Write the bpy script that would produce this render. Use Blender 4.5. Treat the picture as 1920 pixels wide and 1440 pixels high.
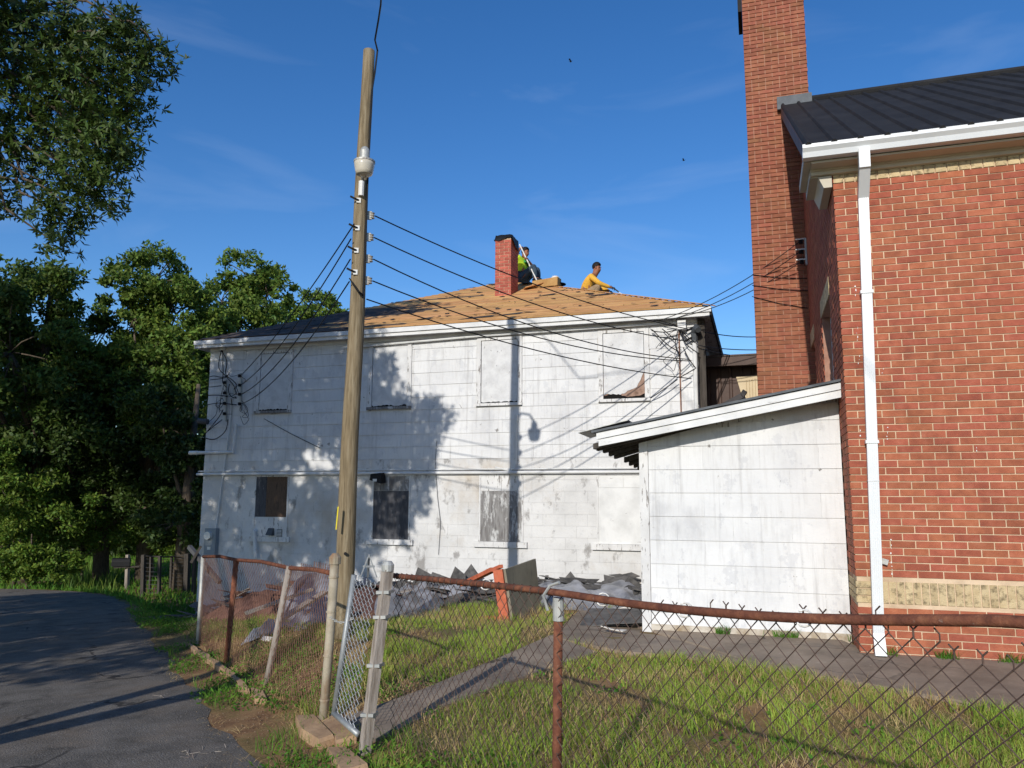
import bpy, bmesh, math, random
import numpy as np
from mathutils import Vector, Matrix
random.seed(7); rng = np.random.default_rng(7)
for o in list(bpy.data.objects): bpy.data.objects.remove(o)
SC = bpy.context.scene; COL = SC.collection
# ------------------------------------------------------------------ camera
F, TH, YAW, ROLL, EYE = 1460., math.radians(8.16), math.radians(17.55), math.radians(.2), 1.6
c_, s_, cy_, sy_ = math.cos(TH), math.sin(TH), math.cos(YAW), math.sin(YAW)
W = Vector((-sy_*c_, cy_*c_, s_)); R0 = Vector((cy_, sy_, 0)); U0 = R0.cross(W)
RT = R0*math.cos(ROLL)+U0*math.sin(ROLL); UP = -R0*math.sin(ROLL)+U0*math.cos(ROLL)
cam = bpy.data.cameras.new('camera'); co = bpy.data.objects.new('camera', cam); COL.objects.link(co)
cam.sensor_width = 36; cam.lens = 36*F/1920; cam.clip_end = 2000; cam.clip_start = .05
m = Matrix((RT, UP, -W)).transposed().to_4x4(); m.translation = (0, 0, EYE); co.matrix_world = m
SC.camera = co
# ------------------------------------------------------------------ light
SUN_EL, SUN_AZ = math.radians(23.9), math.atan2(.056, 1)       # light travels towards +Y, a little +X
sd = Vector((math.sin(SUN_AZ)*math.cos(SUN_EL), math.cos(SUN_AZ)*math.cos(SUN_EL), -math.sin(SUN_EL)))
sl = bpy.data.lights.new('sun', 'SUN'); sl.energy = 3.9; sl.angle = math.radians(.53); sl.color = (1, .95, .87)
so = bpy.data.objects.new('sun', sl); COL.objects.link(so); so.rotation_euler = sd.to_track_quat('-Z', 'Y').to_euler()
so.location = (0, -20, 30)
wd = bpy.data.worlds.new('World'); SC.world = wd; wd.use_nodes = True
nt = wd.node_tree; bg = nt.nodes['Background']
sky = nt.nodes.new('ShaderNodeTexSky'); sky.sky_type = 'NISHITA'; sky.sun_disc = False
sky.sun_elevation = SUN_EL; sky.sun_rotation = math.pi+SUN_AZ
sky.altitude = 300; sky.air_density = 1.0; sky.dust_density = .3; sky.ozone_density = 3.0
tc = nt.nodes.new('ShaderNodeTexCoord'); mp = nt.nodes.new('ShaderNodeMapping'); mp.inputs['Scale'].default_value = (1.2, 1.2, 5)
mp.inputs['Rotation'].default_value = (.25, .1, .4)
nz = nt.nodes.new('ShaderNodeTexNoise'); nz.inputs['Scale'].default_value = 2.2; nz.inputs['Detail'].default_value = 7; nz.inputs['Distortion'].default_value = 1.2
rp = nt.nodes.new('ShaderNodeValToRGB'); rp.color_ramp.elements[0].position = .54; rp.color_ramp.elements[1].position = .9
rp.color_ramp.elements[0].color = (0, 0, 0, 1); rp.color_ramp.elements[1].color = (.13, .13, .13, 1)
mx = nt.nodes.new('ShaderNodeMixRGB'); mx.inputs[2].default_value = (6.5, 7.5, 9, 1)
L = nt.links.new
L(tc.outputs['Generated'], mp.inputs[0]); L(mp.outputs[0], nz.inputs[0]); L(nz.outputs[0], rp.inputs[0]); L(rp.outputs[0], mx.inputs[0])
hv = nt.nodes.new('ShaderNodeHueSaturation'); hv.inputs['Saturation'].default_value = 1.28; hv.inputs['Value'].default_value = 1.22; hv.inputs['Hue'].default_value = .508
L(sky.outputs[0], hv.inputs['Color']); L(hv.outputs[0], mx.inputs[1]); L(mx.outputs[0], bg.inputs[0]); bg.inputs[1].default_value = .12
SC.view_settings.view_transform = 'Standard'; SC.view_settings.look = 'None'; SC.view_settings.exposure = 0; SC.view_settings.gamma = 1
SC.render.engine = 'CYCLES'
# ------------------------------------------------------------------ pixel -> place helpers (1920x1440 photo pixels)
def ray(x, y): return RT*((x-960)/F)+UP*((720-y)/F)+W
O = Vector((0, 0, EYE))
def onY(x, y, Y): d = ray(x, y); return O+d*(Y/d.y)
def onX(x, y, X): d = ray(x, y); return O+d*(X/d.x)
def atD(x, y, D): d = ray(x, y); return O+d*(D/math.hypot(d.x, d.y))
RP = Vector((-3.1, 4.46)); RD = Vector((-.732, .681)); RN = Vector((.681, .732))   # road edge line, its direction, yard-side normal
def sstep(a, b, x):
    t = max(0., min(1., (x-a)/(b-a))); return t*t*(3-2*t)
def road_z(x, y):
    s = (x-RP.x)*RD.x+(y-RP.y)*RD.y
    return -.1-.035*max(-3, min(s, 22))
def yard_z(x, y):
    return .045*(max(0, min(y, 8.3))-5)-.02*min(max(0, y-8.3), 8)-.06*min(max(0, -x-2.5), 9)-.08*min(max(0, -x-6.5), 6)
S_B, R_B = 12.5, 8.0                                   # the road bends left at S_B with this outer radius
BC = RP+RD*S_B-RN*R_B
def road_u(x, y):
    """signed distance from the road's right edge (negative on the road)"""
    s = (x-RP.x)*RD.x+(y-RP.y)*RD.y
    if s <= S_B: return (x-RP.x)*RN.x+(y-RP.y)*RN.y
    if x < BC.x: return y-(BC.y+R_B)
    return math.hypot(x-BC.x, y-BC.y)-R_B
def gz(x, y):
    u = road_u(x, y)
    t = sstep(.1, 1.0, u)
    return road_z(x, y)*(1-t)+yard_z(x, y)*t
def onG(x, y, dz=0):
    d = ray(x, y); t = (0-EYE)/d.z
    for i in range(40):
        p = O+d*t; t += (gz(p.x, p.y)+dz-p.z)/d.z*.7
    return O+d*t
# ------------------------------------------------------------------ object helpers
def tag(o, label=None, cat=None, group=None, kind=None):
    if label: o['label'] = label
    if cat: o['category'] = cat
    if group: o['group'] = group
    if kind: o['kind'] = kind
    return o
def thing(name, loc, label, cat, group=None):
    o = bpy.data.objects.new(name, None); COL.objects.link(o); o.location = loc; o.empty_display_size = .1
    return tag(o, label, cat, group)
def wloc(o):
    v = Vector((0, 0, 0))
    while o: v += Vector(o.location); o = o.parent
    return v
def link(name, me, mat, parent=None, base=None, smooth=False):
    """me holds world coordinates; re-centre on the parent (or base) and link."""
    b = wloc(parent) if parent else Vector(base or (0, 0, 0))
    if b.length: me.transform(Matrix.Translation(-b))
    o = bpy.data.objects.new(name, me); COL.objects.link(o)
    if parent: o.parent = parent
    else: o.location = b
    me.materials.clear(); me.materials.append(mat)
    if smooth: me.polygons.foreach_set('use_smooth', [True]*len(me.polygons))
    return o
class MB:
    def __init__(s): s.v = []; s.f = []
    def add(s, vs, fs):
        n = len(s.v); s.v += [tuple(q) for q in vs]; s.f += [tuple(i+n for i in f) for f in fs]; return s
    def hexa(s, p): return s.add(p, [(0, 3, 2, 1), (4, 5, 6, 7), (0, 1, 5, 4), (1, 2, 6, 5), (2, 3, 7, 6), (3, 0, 4, 7)])
    def box(s, x0, x1, y0, y1, z0, z1):
        return s.hexa([(x0, y0, z0), (x1, y0, z0), (x1, y1, z0), (x0, y1, z0), (x0, y0, z1), (x1, y0, z1), (x1, y1, z1), (x0, y1, z1)])
    def bar(s, a, b, w, h, up=(0, 0, 1), w2=None, h2=None):
        a = Vector(a); b = Vector(b); d = (b-a).normalized(); x = d.cross(Vector(up)).normalized(); z = x.cross(d)
        w2 = w2 or w; h2 = h2 or h
        q = lambda p, W_, H_: [p-x*W_/2-z*H_/2, p+x*W_/2-z*H_/2, p+x*W_/2+z*H_/2, p-x*W_/2+z*H_/2]
        A = q(a, w, h); B = q(b, w2, h2)
        return s.add(A+B, [(0, 1, 2, 3), (7, 6, 5, 4), (0, 4, 5, 1), (1, 5, 6, 2), (2, 6, 7, 3), (3, 7, 4, 0)])
    def tube(s, pts, r, n=6, cap=True):
        pts = [Vector(p) for p in pts]; k = len(pts); rs = r if isinstance(r, (list, tuple)) else [r]*k
        up = Vector((0, 0, 1)); prev = None; vs = []; fs = []
        for i, p in enumerate(pts):
            d = (pts[min(i+1, k-1)]-pts[max(i-1, 0)]).normalized()
            if prev is None:
                x = d.cross(up if abs(d.z) < .95 else Vector((1, 0, 0))).normalized()
            else: x = (prev-d*prev.dot(d)).normalized()
            prev = x; y = d.cross(x)
            for j in range(n):
                a = 2*math.pi*j/n; vs.append(p+(x*math.cos(a)+y*math.sin(a))*rs[i])
        for i in range(k-1):
            for j in range(n):
                fs.append((i*n+j, i*n+(j+1) % n, (i+1)*n+(j+1) % n, (i+1)*n+j))
        if cap: fs += [tuple(range(n-1, -1, -1)), tuple((k-1)*n+j for j in range(n))]
        return s.add(vs, fs)
    def lathe(s, c, prof, n=20):
        c = Vector(c); vs = []; fs = []; k = len(prof)
        for r, z in prof:
            for j in range(n):
                a = 2*math.pi*j/n; vs.append(c+Vector((r*math.cos(a), r*math.sin(a), z)))
        for i in range(k-1):
            for j in range(n): fs.append((i*n+j, i*n+(j+1) % n, (i+1)*n+(j+1) % n, (i+1)*n+j))
        fs += [tuple(range(n-1, -1, -1)), tuple((k-1)*n+j for j in range(n))]
        return s.add(vs, fs)
    def prism(s, poly, axis, a0, a1):
        """extrude a 2-D polygon along an axis: 'X' takes (y,z), 'Y' takes (x,z), 'Z' takes (x,y)"""
        mk = {'X': lambda p, a: (a, p[0], p[1]), 'Y': lambda p, a: (p[0], a, p[1]), 'Z': lambda p, a: (p[0], p[1], a)}[axis]
        n = len(poly); vs = [mk(p, a0) for p in poly]+[mk(p, a1) for p in poly]
        fs = [tuple(range(n-1, -1, -1)), tuple(range(n, 2*n))]+[(i, (i+1) % n, n+(i+1) % n, n+i) for i in range(n)]
        return s.add(vs, fs)
    def mesh(s, name='m'):
        me = bpy.data.meshes.new(name); me.from_pydata(s.v, [], s.f); me.update()
        b = bmesh.new(); b.from_mesh(me); bmesh.ops.recalc_face_normals(b, faces=b.faces); b.to_mesh(me); b.free()
        return me
    def build(s, name, mat, parent=None, base=None, smooth=False):
        return link(name, s.mesh(name), mat, parent, base, smooth)
def npmesh(name, V, Fc):
    me = bpy.data.meshes.new(name); V = np.asarray(V, np.float32); Fc = np.asarray(Fc, np.int32); k = Fc.shape[1]
    me.vertices.add(len(V)); me.vertices.foreach_set('co', V.ravel())
    me.loops.add(Fc.size); me.loops.foreach_set('vertex_index', Fc.ravel())
    me.polygons.add(len(Fc)); me.polygons.foreach_set('loop_start', np.arange(0, Fc.size, k, dtype=np.int32))
    try: me.polygons.foreach_set('loop_total', np.full(len(Fc), k, np.int32))
    except Exception: pass
    me.update(calc_edges=True); return me
def piece(name, me, parent, loc, scale=(1, 1, 1), rot=None):
    o = bpy.data.objects.new(name, me); COL.objects.link(o); o.parent = parent
    o.location = Vector(loc)-wloc(parent); o.scale = scale
    if rot: o.rotation_euler = rot
    return o
# ------------------------------------------------------------------ materials
def lin(c):
    f = lambda v: v/12.92 if v <= .04045 else ((v+.055)/1.055)**2.4
    return tuple(f(q/255) for q in c)+(1,)
MATS = {}
def pm(name, cols, scale=6, detail=6, rough=.8, bump=.2, bscale=None, metal=0, rnd=0, stretch=(1, 1, 1), spec=.3, layers=(), trans=0, hue=0, dist=0, alpha=None):
    """procedural material: noise-driven colour ramp over world position, extra noise layers, per-piece variation, bump"""
    m = bpy.data.materials.new(name); m.use_nodes = True; n = m.node_tree; N = n.nodes; K = n.links.new
    b = N['Principled BSDF']; b.inputs['Roughness'].default_value = rough; b.inputs['Metallic'].default_value = metal
    b.inputs['Specular IOR Level'].default_value = spec
    geo = N.new('ShaderNodeNewGeometry'); mp = N.new('ShaderNodeMapping'); mp.inputs['Scale'].default_value = stretch
    K(geo.outputs['Position'], mp.inputs[0])
    # per-piece random value from object and mesh island together
    oi = N.new('ShaderNodeObjectInfo'); ad = N.new('ShaderNodeMath'); ad.operation = 'ADD'
    K(oi.outputs['Random'], ad.inputs[0]); K(geo.outputs['Random Per Island'], ad.inputs[1])
    fr = N.new('ShaderNodeMath'); fr.operation = 'FRACT'; K(ad.outputs[0], fr.inputs[0])
    t = N.new('ShaderNodeTexNoise'); t.inputs['Scale'].default_value = scale; t.inputs['Detail'].default_value = detail; t.inputs['Roughness'].default_value = .6; t.inputs['Distortion'].default_value = dist
    K(mp.outputs[0], t.inputs[0])
    r = N.new('ShaderNodeValToRGB'); e = r.color_ramp.elements
    while len(e) < len(cols): e.new(.5)
    for i, (p, c) in enumerate(cols): e[i].position = p; e[i].color = lin(c)
    K(t.outputs[0], r.inputs[0]); out = r.outputs[0]
    for (lc, lscale, lo, hi, lst, amt) in layers:
        m2 = N.new('ShaderNodeMapping'); m2.inputs['Scale'].default_value = lst; m2.inputs['Location'].default_value = (lscale, 3.1, 7.7); K(geo.outputs['Position'], m2.inputs[0])
        t2 = N.new('ShaderNodeTexNoise'); t2.inputs['Scale'].default_value = lscale; t2.inputs['Detail'].default_value = 8; t2.inputs['Roughness'].default_value = .65; K(m2.outputs[0], t2.inputs[0])
        r2 = N.new('ShaderNodeValToRGB'); r2.color_ramp.elements[0].position = lo; r2.color_ramp.elements[1].position = hi
        r2.color_ramp.elements[0].color = (0, 0, 0, 1); r2.color_ramp.elements[1].color = (amt, amt, amt, 1); K(t2.outputs[0], r2.inputs[0])
        mx = N.new('ShaderNodeMixRGB'); mx.inputs[2].default_value = lin(lc); K(r2.outputs[0], mx.inputs[0]); K(out, mx.inputs[1]); out = mx.outputs[0]
    if rnd or hue:
        hs = N.new('ShaderNodeHueSaturation'); ma = N.new('ShaderNodeMapRange'); ma.inputs[3].default_value = 1-rnd; ma.inputs[4].default_value = 1+rnd
        K(fr.outputs[0], ma.inputs[0]); K(ma.outputs[0], hs.inputs['Value'])
        if hue:
            m7 = N.new('ShaderNodeMath'); m7.operation = 'MULTIPLY'; m7.inputs[1].default_value = 7.13; K(fr.outputs[0], m7.inputs[0])
            f7 = N.new('ShaderNodeMath'); f7.operation = 'FRACT'; K(m7.outputs[0], f7.inputs[0])
            mb = N.new('ShaderNodeMapRange'); mb.inputs[3].default_value = .5-hue; mb.inputs[4].default_value = .5+hue; K(f7.outputs[0], mb.inputs[0]); K(mb.outputs[0], hs.inputs['Hue'])
        K(out, hs.inputs['Color']); out = hs.outputs[0]
    K(out, b.inputs['Base Color'])
    if bump:
        t3 = N.new('ShaderNodeTexNoise'); t3.inputs['Scale'].default_value = bscale or scale*6; t3.inputs['Detail'].default_value = 6; K(mp.outputs[0], t3.inputs[0])
        bp = N.new('ShaderNodeBump'); bp.inputs['Strength'].default_value = bump; bp.inputs['Distance'].default_value = .01; K(t3.outputs[0], bp.inputs['Height']); K(bp.outputs[0], b.inputs['Normal'])
    if trans:
        tr = N.new('ShaderNodeBsdfTranslucent'); K(out, tr.inputs[0]); ms = N.new('ShaderNodeMixShader'); ms.inputs[0].default_value = trans
        K(b.outputs[0], ms.inputs[1]); K(tr.outputs[0], ms.inputs[2]); K(ms.outputs[0], N['Material Output'].inputs[0])
    MATS[name] = m; return m
WH = (223, 222, 219)
pm('siding', [(.3, (202, 202, 202)), (.55, (216, 216, 215))], 1.4, rough=.75, bump=.2, bscale=40, rnd=.035,
   layers=[((168, 169, 172), 2.3, .54, .7, (1, 1, .5), .5), ((186, 187, 190), 5.5, .58, .6, (1, 1, .8), .4), ((108, 102, 96), 5.5, .665, .69, (1, 1, 1), .8), ((178, 174, 168), 9, .5, .8, (3, 1, .35), .4), ((146, 143, 140), 2.2, .56, .72, (5, 1, .22), .45)])
pm('masonry_paint', [(.3, (194, 193, 191)), (.6, (212, 211, 209))], 1.6, rough=.8, bump=.3, bscale=30, rnd=.02,
   layers=[((172, 154, 128), 1.3, .52, .74, (1, 1, .7), .6), ((112, 107, 102), 4.5, .57, .66, (1, 1, .6), .65), ((160, 158, 156), 12, .55, .75, (1, 1, 1), .4)])
pm('trim_paint', [(.35, (198, 197, 195)), (.6, (216, 215, 213))], 3, rough=.65, bump=.2, bscale=50,
   layers=[((118, 112, 106), 7, .57, .62, (4, 1, .8), .9)])
pm('fascia_paint', [(.35, (202, 202, 200)), (.6, (220, 220, 218))], 3, rough=.6, bump=.12, bscale=50, layers=[((120, 112, 104), 9, .66, .7, (.6, 1, 3), .8)])
pm('painted_osb', [(.3, (194, 194, 194)), (.6, (214, 214, 213))], 5, rough=.75, bump=.5, bscale=28, layers=[((96, 92, 90), 16, .64, .69, (1, 1, .45), .8), ((178, 176, 174), 6, .5, .7, (1, 1, 1), .5)])
pm('weathered_board', [(.3, (96, 92, 90)), (.6, (140, 138, 136))], 6, rough=.85, bump=.4, stretch=(6, 1, .7), layers=[((205, 205, 203), 5, .52, .62, (2, 1, .8), .8)])
pm('bare_plywood', [(.3, (64, 52, 44)), (.5, (104, 84, 68)), (.7, (84, 68, 56))], 4, rough=.85, bump=.3, stretch=(7, 1, .8), dist=1.5)
pm('dark_board', [(.3, (58, 58, 62)), (.6, (82, 82, 86))], 6, rough=.7, bump=.2, stretch=(4, 1, 1), layers=[((160, 158, 156), 7, .6, .7, (2, 1, .6), .6)])
pm('torn_wood', [(.3, (110, 86, 72)), (.6, (160, 132, 116))], 12, rough=.9, bump=.6)
pm('dark_void', [(0, (14, 13, 13)), (1, (24, 22, 21))], 5, rough=.95, bump=0)
pm('roof_deck', [(.25, (146, 100, 56)), (.45, (196, 146, 92)), (.7, (214, 168, 112))], 3.2, rough=.85, bump=.4, bscale=20, stretch=(.6, 4, 4), rnd=.13, hue=.008,
   layers=[((96, 66, 40), 5, .58, .68, (.5, 6, 6), .7), ((52, 44, 40), 7, .7, .73, (.7, 3, 3), .9)])
pm('dark_plank', [(.3, (62, 54, 50)), (.6, (92, 80, 72))], 6, rough=.95, bump=.5, rnd=.2, stretch=(.7, 3, 3), layers=[((150, 112, 74), 3, .62, .68, (.6, 3, 3), .7)])
pm('felt', [(.3, (38, 36, 36)), (.6, (66, 62, 60))], 7, rough=.9, bump=.3, rnd=.25)
pm('scrap_felt', [(.3, (60, 59, 58)), (.6, (100, 97, 94))], 9, rough=.85, bump=.4, rnd=.3, layers=[((120, 110, 98), 4, .6, .75, (1, 1, 1), .5)])
pm('brick', [(.3, (143, 81, 61)), (.5, (159, 91, 67)), (.72, (172, 105, 80))], 9, rough=.9, bump=.5, bscale=70, rnd=.13, hue=.006, layers=[((116, 66, 58), 3, .58, .72, (1, 1, 1), .35)])
pm('chimney_brick', [(.3, (130, 78, 60)), (.5, (148, 90, 69)), (.72, (158, 104, 78))], 8, rough=.9, bump=.4, bscale=70, rnd=.14, hue=.005, layers=[((126, 96, 62), 1.0, .5, .7, (1, 1, 1.5), .5), ((84, 64, 52), 4, .62, .75, (1, 1, 1), .5)])
pm('tan_brick', [(.3, (174, 152, 114)), (.6, (196, 176, 138))], 10, rough=.88, bump=.5, bscale=60, rnd=.12, layers=[((92, 80, 60), 16, .5, .64, (1, 1, 1), .75)])
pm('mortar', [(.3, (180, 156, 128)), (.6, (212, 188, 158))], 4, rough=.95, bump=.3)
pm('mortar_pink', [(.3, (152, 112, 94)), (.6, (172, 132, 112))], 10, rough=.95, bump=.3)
pm('old_red_brick', [(.3, (150, 74, 62)), (.6, (178, 98, 82))], 9, rough=.9, bump=.3, rnd=.2, layers=[((92, 78, 74), 5, .6, .72, (1, 1, 1), .7)])
pm('black_metal', [(.3, (37, 37, 38)), (.7, (49, 49, 50))], 2, rough=.7, bump=.08, spec=.12, layers=[((96, 90, 86), 2.4, .62, .8, (3, .4, .4), .3)])
pm('white_metal', [(.3, (204, 207, 208)), (.7, (218, 220, 220))], 2, rough=.4, bump=.03, spec=.5, layers=[((170, 168, 160), 6, .62, .8, (2, 2, .4), .4)])
pm('soffit_paint', [(.3, (178, 170, 152)), (.7, (196, 188, 170))], 2, rough=.55, bump=.04)
pm('flashing', [(.3, (66, 70, 74)), (.7, (92, 96, 100))], 6, rough=.6, metal=.2, bump=.3)
pm('tan_metal', [(.3, (196, 176, 142)), (.7, (212, 194, 160))], 2, rough=.55, bump=.05)
pm('brown_metal', [(.3, (74, 58, 52)), (.7, (92, 74, 66))], 3, rough=.6, bump=.1)
pm('pole_wood', [(.25, (88, 77, 58)), (.5, (128, 113, 88)), (.75, (154, 142, 118))], 7, rough=.9, bump=.8, bscale=14, stretch=(5, 5, .35), layers=[((70, 58, 42), 10, .6, .68, (6, 6, .3), .7)])
pm('grey_wood', [(.3, (120, 108, 96)), (.6, (164, 154, 144))], 7, rough=.9, bump=.5, stretch=(5, 5, .5), layers=[((96, 60, 44), 6, .6, .72, (1, 1, 1), .6)])
pm('dark_wood', [(.3, (52, 48, 44)), (.6, (78, 72, 66))], 7, rough=.9, bump=.5, stretch=(5, 5, .5))
pm('rust', [(.3, (84, 54, 44)), (.5, (112, 70, 54)), (.7, (138, 92, 68))], 18, rough=.9, bump=.5, bscale=60, spec=.15, layers=[((78, 50, 44), 5, .48, .66, (1, 1, 1), .6), ((164, 148, 132), 26, .64, .7, (1, 1, 1), .5)])
pm('rusty_wire', [(.3, (68, 54, 48)), (.6, (98, 80, 71))], 20, rough=.7, bump=0, metal=.2)
pm('rust_wire_red', [(.3, (112, 76, 60)), (.6, (146, 108, 88))], 20, rough=.7, bump=0)
pm('galv_wire', [(.3, (150, 156, 160)), (.6, (186, 190, 192))], 20, rough=.5, bump=0, metal=.5)
pm('galv', [(.3, (150, 152, 150)), (.6, (184, 184, 178))], 8, rough=.55, bump=.15, metal=.35, layers=[((140, 104, 72), 5, .55, .72, (1, 1, .5), .7)])
pm('old_galv', [(.3, (142, 130, 108)), (.6, (172, 162, 142))], 8, rough=.75, bump=.2, metal=.1, layers=[((134, 92, 60), 5, .54, .7, (1, 1, .5), .7)])
pm('galv_blue', [(.3, (132, 136, 138)), (.6, (158, 161, 161))], 8, rough=.5, bump=.15, metal=.4)
pm('concrete', [(.3, (114, 101, 87)), (.6, (148, 133, 116))], 2.2, rough=.92, bump=.3, bscale=60, layers=[((96, 90, 84), 1.6, .5, .7, (1, 1, 1), .6), ((188, 178, 166), 30, .6, .7, (1, 1, 1), .4)])
pm('concrete_tan', [(.3, (140, 112, 86)), (.6, (176, 146, 114))], 4, rough=.95, bump=.5, bscale=40, layers=[((136, 110, 88), 2, .5, .7, (1, 1, 1), .5)])
pm('asphalt', [(.3, (92, 87, 80)), (.6, (118, 112, 104))], 3, rough=.95, bump=1.0, bscale=90, spec=.15, layers=[((172, 168, 162), 70, .58, .64, (1, 1, 1), .6), ((60, 58, 58), 48, .6, .66, (1, 1, 1), .5), ((132, 114, 94), .8, .5, .72, (1, 1, 1), .55), ((70, 68, 67), 1.5, .56, .68, (1, 1, 1), .45)])
pm('soil', [(.25, (96, 66, 44)), (.5, (132, 100, 68)), (.75, (150, 124, 84))], 5, rough=.95, bump=.8, bscale=40, layers=[((84, 104, 40), .7, .45, .62, (1, 1, 1), .7), ((178, 152, 110), 22, .58, .68, (6, 2, 1), .6)])
pm('grass', [(.3, (122, 148, 54)), (.6, (162, 182, 80))], .8, rough=.75, bump=0, rnd=.35, hue=.03, trans=.42, spec=.2)
pm('straw', [(.3, (158, 132, 88)), (.6, (196, 172, 124))], 1.5, rough=.85, bump=0, rnd=.3, hue=.02, trans=.2, spec=.1)
pm('weed', [(.3, (72, 112, 36)), (.6, (104, 142, 50))], 1, rough=.7, bump=0, rnd=.3, hue=.025, trans=.35, spec=.2)
pm('oak_leaf', [(.3, (48, 66, 26)), (.6, (74, 95, 38))], .5, rough=.55, bump=0, rnd=.3, hue=.02, trans=.3, spec=.4)
pm('tree_leaf', [(.3, (74, 98, 38)), (.6, (108, 130, 54))], .25, rough=.6, bump=0, rnd=.35, hue=.025, trans=.35, spec=.3)
pm('mid_leaf', [(.3, (56, 78, 32)), (.6, (88, 108, 44))], .3, rough=.6, bump=0, rnd=.35, hue=.025, trans=.35, spec=.3)
pm('bush_leaf', [(.3, (78, 104, 36)), (.6, (114, 138, 52))], .4, rough=.6, bump=0, rnd=.35, hue=.03, trans=.35, spec=.3)
pm('bark', [(.3, (70, 60, 50)), (.6, (108, 96, 82))], 8, rough=.95, bump=.8, stretch=(4, 4, .8))
pm('rubber', [(0, (16, 16, 18)), (1, (26, 26, 28))], 5, rough=.6, bump=0)
pm('cable_grey', [(0, (60, 60, 62)), (1, (96, 96, 98))], 5, rough=.6, bump=0)
pm('porcelain', [(0, (214, 210, 200)), (1, (228, 226, 220))], 4, rough=.3, bump=0, spec=.6)
pm('insulator_grey', [(0, (140, 134, 124)), (1, (168, 162, 152))], 9, rough=.5, bump=.1)
pm('dirty_plinth', [(.3, (150, 132, 106)), (.6, (200, 192, 178))], 6, rough=.9, bump=.4, layers=[((116, 98, 76), 4, .5, .66, (1, 1, 2), .6)])
pm('conduit', [(.3, (196, 196, 194)), (.6, (216, 216, 214))], 4, rough=.55, bump=.05, layers=[((120, 112, 104), 8, .64, .72, (1, 1, 1), .6)])
pm('meter_grey', [(0, (124, 132, 138)), (1, (146, 152, 156))], 4, rough=.5, bump=.05)
pm('lamp_glass', [(0, (186, 178, 160)), (1, (204, 196, 180))], 4, rough=.25, bump=0, spec=.6)
pm('tarp', [(.3, (100, 101, 106)), (.6, (154, 155, 161))], 3, rough=.38, bump=.5, bscale=7, spec=.6, layers=[((66, 68, 76), 2, .5, .65, (1, 1, 1), .7)])
pm('tarp_dark', [(.3, (44, 48, 62)), (.6, (72, 76, 90))], 3, rough=.4, bump=.4, bscale=7, spec=.6)
pm('orange_paint', [(.3, (164, 80, 54)), (.6, (196, 108, 78))], 7, rough=.75, bump=.3, layers=[((150, 120, 96), 9, .6, .68, (1, 1, 1), .6)])
pm('olive_board', [(.3, (120, 114, 98)), (.6, (146, 138, 120))], 3, rough=.8, bump=.15, layers=[((92, 88, 76), 5, .55, .7, (2, 2, .5), .5)])
pm('paper', [(0, (206, 200, 190)), (1, (226, 220, 210))], 5, rough=.8, bump=.1)
pm('skin', [(0, (132, 84, 60)), (1, (156, 102, 76))], 9, rough=.6, bump=0)
pm('hair', [(0, (22, 18, 16)), (1, (34, 28, 24))], 30, rough=.7, bump=.2)
pm('yellow_cloth', [(.3, (206, 154, 52)), (.6, (224, 174, 72))], 9, rough=.85, bump=.5, bscale=18)
pm('hivis_cloth', [(.3, (176, 214, 40)), (.6, (196, 232, 60))], 9, rough=.8, bump=.4, bscale=18)
pm('green_cloth', [(.3, (44, 132, 70)), (.6, (58, 150, 84))], 9, rough=.8, bump=.3)
pm('khaki_cloth', [(.3, (134, 112, 86)), (.6, (156, 134, 106))], 9, rough=.85, bump=.5, bscale=18)
pm('denim', [(.3, (44, 58, 70)), (.6, (64, 80, 92))], 9, rough=.85, bump=.5, bscale=18)
pm('tool_steel', [(0, (190, 192, 194)), (1, (214, 216, 218))], 9, rough=.4, metal=.3, bump=0)
pm('cardboard', [(.3, (150, 112, 64)), (.6, (178, 140, 88))], 5, rough=.85, bump=.2)
pm('yellow_tag', [(0, (220, 200, 30)), (1, (236, 216, 50))], 5, rough=.5, bump=0)
M = MATS
CUBE = MB().box(-.5, .5, -.5, .5, -.5, .5).mesh('piece')
def cube_for(mat, cache={}):
    if mat not in cache:
        me = CUBE.copy(); me.materials.append(M[mat]); cache[mat] = me
    return cache[mat]
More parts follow.
